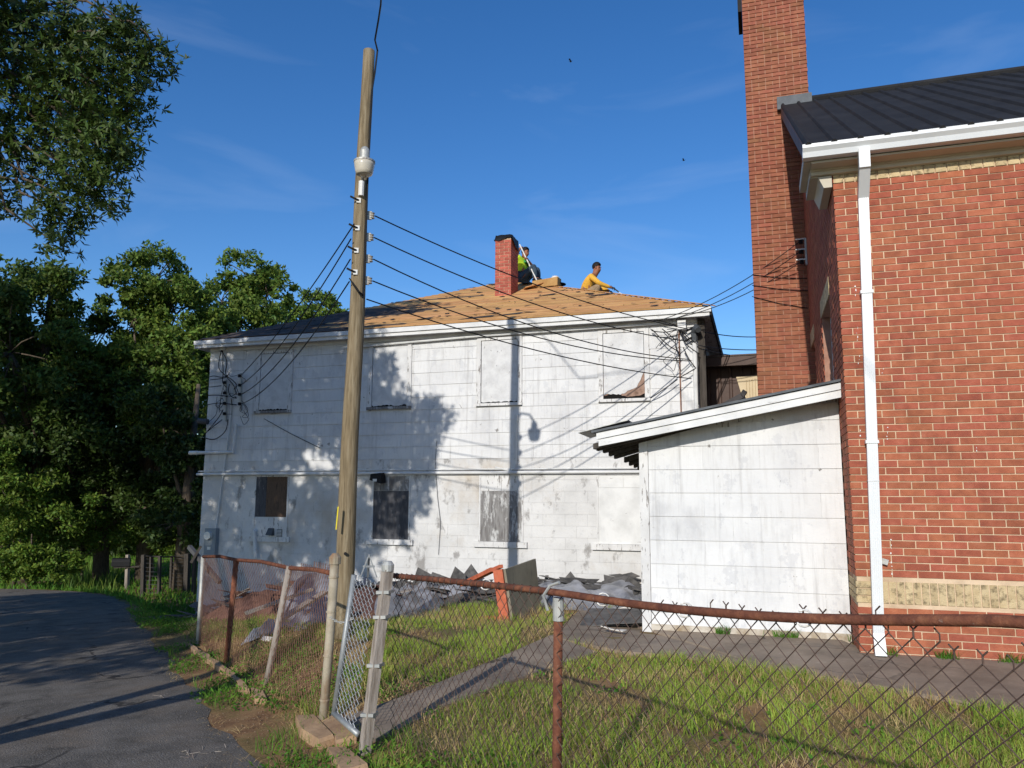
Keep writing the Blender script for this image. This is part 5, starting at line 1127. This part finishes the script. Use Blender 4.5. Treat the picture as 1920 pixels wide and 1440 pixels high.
tag(sp_.build('work_pole', M['porcelain'], base=wk.location), 'long white handle held upright by the worker behind the chimney', 'pole')
vb = MB().hexa([(-.125, -.138, .46), (.15, -.138, .46), (.15, .138, .46), (-.125, .138, .46), (-.12, -.14, .51), (.15, -.14, .51), (.15, .14, .51), (-.12, .14, .51)]); o = link('shirt_band', vb.mesh(), M['green_cloth']); o.parent = wk
# bundle, hat and boards on the ridge
bp0, bp1 = onY(998, 536, 16.6), onY(1045, 531, 16.6)
def roofz(x, y): a = min(y-ey0, ex1-x, x-ex0, ey1-y); return hz(a)
b = MB().hexa([(bp0.x, 16.6, bp0.z-.06), (bp1.x, 16.6, bp1.z-.04), (bp1.x, 16.95, bp1.z+.03), (bp0.x, 16.95, bp0.z+.01), (bp0.x-.01, 16.62, bp0.z+.12), (bp1.x, 16.62, bp1.z+.16), (bp1.x, 16.97, bp1.z+.19), (bp0.x-.01, 16.97, bp0.z+.15)])
tag(b.build('roofing_bundle', M['cardboard'], base=(bp0.x, 16.7, bp0.z)), 'tan bundle of roofing boards on the ridge between the two workers', 'bundle')
hc = onY(1041, 527, 17.0)
ht = thing('sun_hat', hc, 'pale sun hat resting behind the bundle on the roof ridge', 'hat')
MB().lathe(hc, [(.10, -.02), (.11, .02), (.1, .08), (.06, .115), (.01, .12)], 14).build('crown', M['paper'], ht, smooth=True); MB().lathe(hc+Vector((.06, 0, -.08)), [(.02, .035), (.19, .0), (.195, -.01), (.02, -.005)], 16).build('brim', M['rubber'], ht)
bd = onY(985, 540, 16.3); tag(MB().bar((bd.x-.1, 16.5, roofz(bd.x-.1, 16.5)+.05), (bd.x+.55, 16.9, roofz(bd.x+.5, 16.9)+.16), .3, .02).build('plywood_sheet', M['roof_deck'], base=(bd.x, 16.5, bd.z)), 'loose plywood sheet propped at the foot of the roof chimney', 'plywood')
# birds
for k, (x, y, D) in enumerate(((1070, 115, 60), (1282, 301, 70))):
    c = atD(x, y, D); b = MB(); b.tube([c-Vector((.1, 0, 0)), c, c+Vector((.12, 0, .01))], [.015, .035, .01], 6)
    for s in (-1, 1): b.add([c+Vector((-.05, 0, .01)), c+Vector((.05, 0, .01)), c+Vector((.02, .3*s-.0, .09)), c+Vector((-.12*1, .28*s, .08))], [(0, 1, 2, 3)])
    for s in (-1, 1): b.add([c+Vector((0, -.02, .02)), c+Vector((0, .04, .02)), c+Vector((.18*s, .03, .08)), c+Vector((.2*s, -.02, .04))], [(0, 1, 2, 3)])
    tag(b.build('bird', M['rubber'], base=c), ['small dark bird high in the sky left of the tall chimney', 'tiny dark bird lower in the sky near the tall chimney'][k], 'bird')
# ================================================================== TREES
def frames(n):
    d = rng.normal(size=(n, 3)); d /= np.linalg.norm(d, axis=1, keepdims=True); e = rng.normal(size=(n, 3)); e -= d*np.sum(d*e, 1, keepdims=True); e /= np.linalg.norm(e, axis=1, keepdims=True)
    return d, e
def leaves(C, L, Wd, d=None, e=None):
    n = len(C); 
    if d is None: d, e = frames(n)
    L = np.broadcast_to(np.asarray(L), (n,))[:, None]; Wd = np.broadcast_to(np.asarray(Wd), (n,))[:, None]
    nn = np.cross(d, e)
    V = np.stack([C, C+d*L*.45+e*Wd*.5+nn*L*.06, C+d*L, C+d*L*.45-e*Wd*.5+nn*L*.06], 1).reshape(-1, 3)
    return V, np.arange(n*4).reshape(n, 4)
def whorls(C, L, Wd, per=6):
    n = len(C); ax, e0 = frames(n); b0 = np.cross(ax, e0); D = []; E = []; CC = []
    for k in range(per):
        a = 2*np.pi*k/per+rng.uniform(-.3, .3, n); r = e0*np.cos(a)[:, None]+b0*np.sin(a)[:, None]
        d = r+ax*rng.uniform(.1, .7, n)[:, None]; d /= np.linalg.norm(d, axis=1, keepdims=True); e = np.cross(ax, r)
        D.append(d); E.append(e); CC.append(C)
    D = np.concatenate(D); E = np.concatenate(E); CC = np.concatenate(CC)
    return leaves(CC, rng.uniform(.5, 1.3, len(CC))*L, Wd*rng.uniform(.7, 1.2, len(CC)), D, E)
def blob(c, r, n, shell=.35):
    d = rng.normal(size=(n, 3)); d /= np.linalg.norm(d, axis=1, keepdims=True); rad = (shell+(1-shell)*rng.random(n))**.7
    return np.asarray(c)+d*rad[:, None]*np.asarray(r)
def limb(b, a, c, r0, r1, bend=.15, n=5):
    a = Vector(a); c = Vector(c); l = (c-a).length; o = Vector((random.uniform(-1, 1), random.uniform(-1, 1), random.uniform(-.2, .8)))*l*bend
    b.tube([a.lerp(c, i/n)+o*math.sin(i/n*math.pi) for i in range(n+1)], [r0+(r1-r0)*i/n for i in range(n+1)], 7)
# overhanging oak: trunk stands left of the frame, one crown of hanging sprays
ob = Vector((-5.75, .3, road_z(-5.75, .3)-.1)); oak = thing('oak_tree', ob, 'dark leafy oak overhanging the top left corner of the picture', 'tree')
fork = ob+Vector((.05, .0, 1.3)); tb = MB()
tb.tube([ob, ob+Vector((.02, 0, .6)), fork], [.17, .135, .13], 10)
limb(tb, fork, (-5.85, .5, 3.3), .10, .09, .04); limb(tb, (-5.85, .5, 3.3), (-8.4, 2.6, 5.6), .09, .06, .08); limb(tb, (-8.4, 2.6, 5.6), (-8.3, 6.2, 6.6), .07, .04, .08)
limb(tb, fork, (-5.05, .45, 2.9), .14, .11, .03); limb(tb, (-5.05, .45, 2.9), (-6.9, 1.4, 4.3), .11, .08, .1); limb(tb, (-6.9, 1.4, 4.3), (-9.2, 4.6, 6.4), .08, .05, .08)
limb(tb, (-8.4, 2.6, 5.6), (-10.5, 3, 7.5), .06, .04, .1); limb(tb, (-9.2, 4.6, 6.4), (-9, 6.8, 8.2), .05, .03, .1)
CL = []   # sprays of the visible part: photo pixel, distance, radius, leaf whorls
for x, y, D, r_, n in [(30, 60, 9.6, .6, 300), (90, 40, 9.2, .5, 240), (140, 60, 9.0, .38, 130), (10, 150, 9.4, .6, 260), (90, 140, 9.2, .6, 300), (170, 110, 8.9, .5, 240), (215, 70, 8.8, .32, 110), (235, 45, 8.7, .2, 50), (255, 70, 8.7, .26, 70), (300, 105, 8.6, .22, 55), (265, 125, 8.7, .28, 80),
                       (220, 150, 8.8, .38, 140), (245, 175, 8.8, .22, 45), (160, 190, 9.0, .5, 220), (220, 200, 8.8, .28, 60), (100, 230, 9.2, .5, 200), (30, 240, 9.4, .5, 150), (190, 235, 8.8, .36, 130), (245, 220, 8.8, .2, 36), (160, 280, 9.0, .36, 140), (210, 270, 8.8, .3, 80), (235, 258, 8.8, .16, 26),
                       (185, 315, 8.9, .34, 110), (225, 300, 8.8, .18, 30), (60, 290, 9.3, .36, 90), (10, 300, 9.3, .3, 60), (150, 340, 8.9, .32, 110), (190, 360, 8.9, .24, 60), (208, 392, 8.8, .12, 18), (100, 350, 9.1, .34, 80), (90, 395, 9.0, .26, 60), (135, 400, 9.0, .2, 40), (130, 425, 9.0, .2, 40), (105, 455, 9.0, .22, 50), (15, 370, 9.3, .2, 30), (8, 395, 9.3, .12, 14)]:
    q = atD(x, y, D); CL.append(blob(q, (r_*1.05, r_*1.6, r_*1.05), int(n*.85), .1)); limb(tb, q+Vector((-.5*r_-.25, -.3, .3)), q, .012, .006, .2, 3)
    limb(tb, (-9.2+random.uniform(-.4, .4), 5.9+random.uniform(-.5, .8), 6.5+random.uniform(-.3, 1)), q+Vector((-.5*r_-.25, -.3, .3)), .022, .012, .1, 4)
V1, F1 = whorls(np.concatenate(CL), .09, .027)
OFF = []
for c, r_, n in [((-8.8, 5.0, 7.6), (1.9, 1.6, 1.5), 1500), ((-10.8, 4.6, 6.8), (1.9, 2, 1.8), 1500), ((-9.2, 3.2, 5.6), (1.7, 1.4, 1.0), 900), ((-11.2, 2.4, 5.2), (1.6, 1.6, 1.2), 800), ((-10.0, 5.6, 9.2), (2, 1.8, 1.2), 900), ((-7.7, 4.3, 6.9), (.9, .9, 1.2), 350), ((-8.0, 3.6, 5.3), (.9, 1.0, .7), 300), ((-9.2, 5.6, 9.9), (2.2, 1.2, 1.0), 700), ((-10.4, 3.4, 7.6), (1.8, 1.4, 1.2), 700), ((-9.6, 2.4, 4.3), (1.4, 1.2, .8), 450), ((-11.6, 3.4, 3.5), (1.6, 1.5, .8), 420), ((-13.4, 4.6, 3.3), (1.6, 1.6, .8), 420)]:
    OFF.append(blob(c, r_, n, .2))
V2, F2 = whorls(np.concatenate(OFF), .19, .065)
link('crown', npmesh('c', np.concatenate([V1, V2]), np.concatenate([F1, F2+len(V1)])), M['oak_leaf'], oak)
tb.build('trunk', M['bark'], oak, smooth=True)
def tree(name, base, h, blobs, nleaf, ls, mat, label, cat='tree', group=None, tr=.22, dens=1.0):
    base = Vector(base); t = thing(name, base, label, cat, group); b = MB(); cen = [Vector(q[0]) for q in blobs]
    tp = Vector((base.x+random.uniform(-.3, .3), base.y, base.z+h*.72)); b.tube([base-Vector((0, 0, .2)), base.lerp(tp, .4)+Vector((random.uniform(-.15, .15), 0, 0)), tp], [tr, tr*.7, tr*.25], 9)
    tot = sum(q[1][0]*q[1][2] for q in blobs); C = []
    for (c, r_) in blobs:
        k = int(nleaf*r_[0]*r_[2]/tot); f_ = max(.25, min(.9, (c[2]-base.z)/h-.25)); limb(b, base.lerp(tp, f_), c, tr*.35, tr*.08, .08)
        # sub-clumps give an uneven outline with gaps
        ns = max(6, int(10*dens)); sub = blob(c, r_, ns*3, .45)
        for s_ in sub:
            m_ = max(4, k//(ns*3)); rr = r_[0]*random.uniform(.16, .34); C.append(blob(s_, (rr, rr, rr*.7), m_, .1))
            if random.random() < .3: limb(b, c, s_, tr*.08, .01, .1, 3)
    C = np.concatenate(C); V_, F_ = leaves(C, rng.uniform(.7, 1.3, len(C))*ls, ls*.5)
    link('crown', npmesh('crown', V_, F_), M[mat], t); b.build('trunk', M['bark'], t, smooth=True); return t
def pxblobs(lst): return [(tuple(atD(x, y, D)), (r_*D/1400, r_*D/1400, r2*D/1400)) for x, y, D, r_, r2 in lst]
def gb(x, D): q = atD(x, 940, D); return Vector((q.x, q.y, base_z(q.x, q.y)))
G1 = 'trees behind the road and house'
tree('dark_tree', gb(60, 27), 12, pxblobs([(20, 560, 27, 90, 75), (90, 590, 27, 80, 75), (20, 660, 26, 110, 100), (110, 740, 27, 100, 80), (30, 800, 27, 120, 80), (-60, 640, 27, 110, 110), (150, 680, 28, 70, 90)]), 42000, .17, 'mid_leaf', 'large dark green tree at the left edge, its top sunlit', group=G1, tr=.3)
tree('tall_tree', gb(280, 27), 11.5, pxblobs([(280, 530, 27, 75, 60), (330, 590, 27, 80, 70), (250, 600, 27, 60, 60), (290, 690, 27, 90, 70), (350, 680, 26, 70, 70), (240, 720, 27, 80, 60), (330, 770, 26, 80, 60)]), 34000, .16, 'tree_leaf', 'tall bright green tree just left of the house roof', group=G1, tr=.28)
tree('tall_tree', gb(455, 29), 11.5, pxblobs([(470, 520, 29, 60, 50), (415, 565, 29, 60, 50), (500, 550, 29, 50, 45), (450, 610, 29, 90, 60), (390, 640, 28, 60, 60), (430, 720, 29, 80, 60)]), 20000, .17, 'tree_leaf', 'green tree rising behind the left end of the house roof', group=G1, tr=.28)
tree('tall_tree', gb(590, 34), 10, pxblobs([(585, 575, 34, 45, 36), (620, 590, 34, 35, 30), (550, 590, 34, 40, 30), (590, 640, 34, 60, 50)]), 9000, .17, 'tree_leaf', 'low green tree top showing behind the roof beside the pole', group=G1, tr=.2)
tree('dark_tree', gb(200, 27), 9, pxblobs([(190, 800, 27, 110, 70), (280, 860, 27, 100, 70), (120, 860, 27, 110, 60), (330, 920, 27, 70, 60), (230, 930, 27, 90, 50)]), 42000, .15, 'oak_leaf', 'dark shaded tree low between the road and the house', group=G1, tr=.25)
tree('dark_tree', gb(345, 24), 8, pxblobs([(350, 820, 24, 60, 60), (300, 780, 24, 60, 60), (360, 900, 24, 50, 60), (330, 980, 24, 60, 40)]), 20000, .14, 'oak_leaf', 'dark tree directly beside the left house corner', group=G1, tr=.22)
for k, (x, y, D, r1, r2, n) in enumerate(((40, 970, 25.5, 120, 90, 11000), (170, 990, 27, 90, 60, 8000), (280, 985, 28, 80, 50, 7000), (-40, 900, 25, 110, 80, 8000), (120, 920, 28, 120, 50, 8000), (340, 1010, 27, 60, 36, 5000), (60, 1055, 24.5, 80, 32, 6000))):
    tree('shrub', gb(x, D), 2.2, pxblobs([(x-r1*.4, y, D, r1*.6, r2*.8), (x+r1*.4, y+5, D, r1*.6, r2*.8), (x, y-r2*.4, D, r1*.5, r2*.6)]), n, .11, 'bush_leaf', ['bright green bush at the left edge beside the road', 'sunlit green bush behind the road bend', 'green bush behind the mailbox', 'tall yellow-green bush at the very left edge', 'broad bush behind the road under the dark trees', 'small bush left of the house corner', 'low dark bush at the road edge on the far left'][k], 'shrub', 'bushes behind the road', tr=.05)
for k, (x, n, lab) in enumerate(((20, 26000, 'dark backing tree at the far left behind the bushes'), (160, 26000, 'dark backing tree behind the mailbox'), (300, 26000, 'dark backing tree behind the far fence, nearest the house'))):
    tree('dark_tree', gb(x, 40), 11, pxblobs([(x, 720, 40, 95, 80), (x-50, 830, 40, 85, 80), (x+50, 840, 40, 85, 80), (x, 930, 40, 110, 70), (x+20, 1000, 39, 100, 45)]), n, .26, 'oak_leaf', lab, group=G1, tr=.3)
# trees left of the road, outside the frame, that shade the road and the far trees
tree('roadside_tree', (-15.5, 4.0, -.6), 10, [((-15.5, 4, 8.8), (3.0, 2.6, 1.8)), ((-13.2, 2.2, 5.0), (2.0, 1.6, 1.0)), ((-17.5, 5, 9.2), (2.4, 2.4, 1.6))], 12000, .24, 'oak_leaf', 'roadside tree left of the picture whose shade covers the road', tr=.3)
tree('roadside_tree', (-21, 9, -.6), 11, [((-21, 8, 9.5), (3.0, 2.6, 1.6))], 9000, .26, 'oak_leaf', 'farther roadside tree left of the picture shading the road bend', tr=.3)
tree('roadside_tree', (-11.5, -1.0, -.3), 9, [((-11.2, -.8, 5.4), (2.2, 2.0, 1.5)), ((-10.6, .6, 4.4), (1.4, 1.2, 1.0)), ((-13.0, .8, 4.0), (1.6, 1.2, .9)), ((-15.2, 1.5, 4.2), (1.6, 1.4, .9)), ((-8.5, -2.2, 4.0), (1.6, 1.2, .8)), ((-9.6, -.6, 3.9), (1.3, 1.0, .7))], 12000, .2, 'oak_leaf', 'nearer roadside tree left of the picture shading the middle of the road', tr=.25)
# ================================================================== GRASS AND WEEDS
def inpoly(x, y, poly):
    c = False; n = len(poly)
    for i in range(n):
        x0, y0 = poly[i]; x1, y1 = poly[(i+1) % n]
        if (y0 > y) != (y1 > y) and x < (x1-x0)*(y-y0)/(y1-y0)+x0: c = not c
    return c
def blades(P, h, w, lean):
    n = len(P); a = rng.uniform(0, 6.283, n); s = np.stack([np.cos(a), np.sin(a), np.zeros(n)], 1)*w[:, None]; b = rng.uniform(0, 6.283, n); d = np.stack([np.cos(b), np.sin(b), np.zeros(n)], 1)*(lean*h)[:, None]
    up = np.zeros((n, 3)); up[:, 2] = h
    V_ = np.stack([P-s, P+s, P+s*.7+up*.6+d*.35, P-s*.7+up*.6+d*.35, P+up*.97+d], 1).reshape(-1, 3); i = np.arange(n)*5
    T = np.stack([np.stack([i, i+1, i+2], 1), np.stack([i, i+2, i+3], 1), np.stack([i+3, i+2, i+4], 1)], 1).reshape(-1, 3)
    return V_, T
def vnoise(x, y, s, seed=0):
    g_ = np.random.default_rng(seed).random((64, 64)); u = (x/s) % 63; v = (y/s) % 63; i = u.astype(int); j = v.astype(int); fu = u-i; fv = v-j; fu = fu*fu*(3-2*fu); fv = fv*fv*(3-2*fv)
    return g_[i, j]*(1-fu)*(1-fv)+g_[i+1, j]*fu*(1-fv)+g_[i, j+1]*(1-fu)*fv+g_[i+1, j+1]*fu*fv
def scatter(x0, x1, y0, y1, n, keep):
    x = rng.uniform(x0, x1, n); y = rng.uniform(y0, y1, n)
    u = np.array([road_u(a, b) for a, b in zip(x, y)]); m_ = keep(x, y, u); x, y, u = x[m_], y[m_], u[m_]
    ok = np.array([not inpoly(a, b, WALK) and not inpoly(a, b, PATIO) for a, b in zip(x, y)], bool); x, y, u = x[ok], y[ok], u[ok]
    return np.stack([x, y, np.array([base_z(a, b) for a, b in zip(x, y)])-.005], 1), u
def yardkeep(thr):
    def k(x, y, u):
        d = .65*vnoise(x, y, .55, 1)+.35*vnoise(x, y, .16, 2)
        front = np.clip((1.9-u)/1.0, 0, 1)*.3*(vnoise(x, y, .7, 5)+.25)       # thin, dry strip by the fence
        return (u > .55) & (d > thr+front) & ~((x > BX-.1) & (y > 8)) & (y < 11.6) & ~((x < -2) & (y > 10.7)) & (x > -1.25*y-1)
    return k
P, u = scatter(-9, 4.5, 2.2, 11.6, 210000, yardkeep(.4)); hh = (.035+.105*vnoise(P[:, 0], P[:, 1], .4, 3)*rng.uniform(.4, 1.2, len(P)))
near = np.clip(1.2-(P[:, 1]-5)*.0, .6, 1.2)
V_, T_ = blades(P, hh*near, rng.uniform(.0018, .0042, len(P)), rng.uniform(.15, .8, len(P)))
tag(link('lawn_grass', npmesh('g', V_, T_), M['grass']), 'patchy green lawn grass growing in the fenced yard', 'grass', kind='stuff')
P, u = scatter(-9, 4.5, 2.0, 11.0, 130000, lambda x, y, u: (u > .4) & (x > -1.25*y-1) & ~((x > BX-.1) & (y > 8)) & (y < 10.8) & (vnoise(x, y, .5, 9) > .3))
P[:, 2] += .006
V_, T_ = blades(P, rng.uniform(.02, .07, len(P)), rng.uniform(.0012, .0028, len(P)), rng.uniform(1.0, 2.6, len(P)))
tag(link('dry_grass', npmesh('s', V_, T_), M['straw']), 'dry straw thatch lying between the green grass', 'grass', kind='stuff')
P, u = scatter(-9, 4.5, 2.2, 11.0, 60000, lambda x, y, u: (u > .5) & (x > -1.25*y-1) & ~((x > BX-.1) & (y > 8)) & (y < 10.6) & (vnoise(x, y, .45, 41) > .45)); hh = rng.uniform(.05, .16, len(P))
V_, T_ = blades(P, hh, rng.uniform(.0014, .003, len(P)), rng.uniform(.2, 1.1, len(P)))
tag(link('standing_straw', npmesh('ss', V_, T_), M['straw']), 'standing dry stalks among the green lawn grass', 'grass', kind='stuff')
P, u = scatter(-6, 4.5, 2.2, 9.5, 30000, lambda x, y, u: (u > .6) & (x > -1.25*y-1) & ~((x > BX-.1) & (y > 8)) & (vnoise(x, y, .3, 51) > .72)); P[:, 2] += rng.uniform(.01, .06, len(P))
d, e = frames(len(P)); d[:, 2] = np.abs(d[:, 2])*.5+.1; d /= np.linalg.norm(d, axis=1, keepdims=True)
V_, F_ = leaves(P, rng.uniform(.03, .06, len(P)), .024, d, e)
tag(link('yard_weeds', npmesh('yw', V_, F_), M['weed']), 'low broadleaf weeds scattered through the yard grass', 'weeds', kind='stuff')
n = 1500; x = np.concatenate([rng.uniform(-1.25, .8, n), rng.uniform(.85, 4, n)]); y = np.concatenate([8.735-np.abs(rng.normal(0, .03, n)), 8.085-np.abs(rng.normal(0, .03, n))]); m_ = vnoise(x, y, .22, 61) > .62; x, y = x[m_], y[m_]
P = np.stack([x, y, np.array([gz(a, b) for a, b in zip(x, y)])+.03], 1)
V_, T_ = blades(P, rng.uniform(.03, .11, len(P)), rng.uniform(.002, .004, len(P)), rng.uniform(.2, 1.0, len(P)))
tag(link('crack_weeds', npmesh('cw', V_, T_), M['weed']), 'weeds growing from the joint at the foot of shed and brick wall', 'weeds', kind='stuff')
# low weeds along the road edge and bank
P, u = scatter(-16, -1.2, 2.6, 17, 260000, lambda x, y, u: (u > -.06) & (u < 1.3) & (vnoise(x, y, .5, 12) > .40+.14*(u < .12)+.1*(u > .8)))
C = P.copy(); C[:, 2] += rng.uniform(.0, .07, len(C))
d, e = frames(len(C)); d[:, 2] = np.abs(d[:, 2])*.7+.15; d /= np.linalg.norm(d, axis=1, keepdims=True)
V_, F_ = leaves(C, rng.uniform(.02, .055, len(C)), .016, d, e)
tag(link('verge_weeds', npmesh('w', V_, F_), M['weed']), 'low green weeds along the road edge and bank', 'weeds', kind='stuff')
# far lawn beyond the road bend
def farkeep(x, y, u): return (np.abs(u+2.4) > 2.4) & (x < -9)
x = rng.uniform(-34, -10.9, 60000); y = rng.uniform(12, 36, 60000); u = np.array([road_u(a, b) for a, b in zip(x, y)]); m_ = ((u > .05) | (u < -4.85)) & (np.hypot(x+9, y-9) > 3); x, y = x[m_], y[m_]
P = np.stack([x, y, np.array([base_z(a, b) for a, b in zip(x, y)])], 1)
V_, T_ = blades(P, rng.uniform(.06, .2, len(P)), rng.uniform(.008, .02, len(P)), rng.uniform(.2, .9, len(P)))
tag(link('far_grass', npmesh('fg', V_, T_), M['weed']), 'bright grass lawn beyond the shaded road', 'grass', kind='stuff')
x = rng.uniform(-24, -10, 9000); y = rng.uniform(14, 27, 9000); m_ = np.array([200 > 0 and 120 < 960+F*((Vector((a, b, 0))-O).dot(RT)/(Vector((a, b, 0))-O).dot(W)) < 230 and math.hypot(a, b) > 22 for a, b in zip(x, y)]); x, y = x[m_], y[m_]
P = np.stack([x, y, np.array([base_z(a, b) for a, b in zip(x, y)])], 1)
if len(P):
    V_, T_ = blades(P, rng.uniform(.2, .5, len(P)), rng.uniform(.008, .018, len(P)), rng.uniform(.1, .4, len(P)))
    tag(link('tall_grass', npmesh('tg', V_, T_), M['bush_leaf']), 'tall uncut grass at the edge of the far lawn', 'grass', kind='stuff')
# gravel, straw and tufts on the bare verge
x = rng.uniform(-12, 1, 60000); y = rng.uniform(1.5, 14, 60000); u = np.array([road_u(a, b) for a, b in zip(x, y)]); m_ = (u > -.7) & (u < 1.5) & (rng.random(60000) < np.where(u < 0, .25+.75*np.exp(u*6)-.25*(u < -.5), .8)); x, y, u = x[m_], y[m_], u[m_]; n = len(x)
C = np.stack([x, y, np.array([gz(a, b) for a, b in zip(x, y)])+.008], 1); r_ = rng.uniform(.003, .011, n)[:, None]
D3 = [rng.normal(size=(n, 3)) for _ in range(4)]; V_ = np.stack([C+d/np.linalg.norm(d, axis=1, keepdims=True)*r_*np.array([1, 1, .7]) for d in D3], 1).reshape(-1, 3); i = np.arange(n)*4
T_ = np.concatenate([np.stack([i, i+1, i+2], 1), np.stack([i, i+3, i+1], 1), np.stack([i+1, i+3, i+2], 1), np.stack([i, i+2, i+3], 1)])
pm('gravel_stone', [(.3, (112, 92, 72)), (.6, (164, 144, 120))], 20, rough=.95, bump=0, rnd=.3)
tag(link('gravel', npmesh('gr', V_, T_), M['gravel_stone']), 'loose gravel and grit along the road edge', 'gravel', kind='stuff')
P, u = scatter(-12, 1, 1.8, 13, 60000, lambda x, y, u: (u > -.15) & (u < 1.2) & (vnoise(x, y, .3, 21) > .5)); P[:, 2] += .012
V_, T_ = blades(P, rng.uniform(.01, .03, len(P)), rng.uniform(.001, .0024, len(P)), rng.uniform(2.0, 6, len(P)))
tag(link('straw_litter', npmesh('sl', V_, T_), M['straw']), 'dry straw litter on the bare dirt verge', 'grass', kind='stuff')
P, u = scatter(-9, 1, 1.8, 12, 60000, lambda x, y, u: (u > .02) & (u < 1.0) & (vnoise(x, y, .45, 33) > .62))
V_, T_ = blades(P, rng.uniform(.05, .15, len(P)), rng.uniform(.002, .004, len(P)), rng.uniform(.2, .9, len(P)))
tag(link('verge_grass', npmesh('vg', V_, T_), M['weed']), 'green grass tufts along the bank beside the road', 'grass', kind='stuff')
# dry twigs on the asphalt edge
for k, (x, y) in enumerate(((320, 1310), (390, 1408), (350, 1420))):
    c = onG(x, y); b = MB()
    for _ in range(7):
        a = c+Vector((random.uniform(-.12, .12), random.uniform(-.09, .09), .012)); b.tube([a, a+Vector((random.uniform(-.07, .07), random.uniform(-.06, .06), random.uniform(0, .02)))], .0022, 4)
    tag(b.build('twig_litter', M['grey_wood'], base=c), ['dry twig litter on the asphalt near the grass', 'tuft of dry straw at the bottom of the road', 'scattered straw beside the bottom tuft on the road'][k], 'litter')
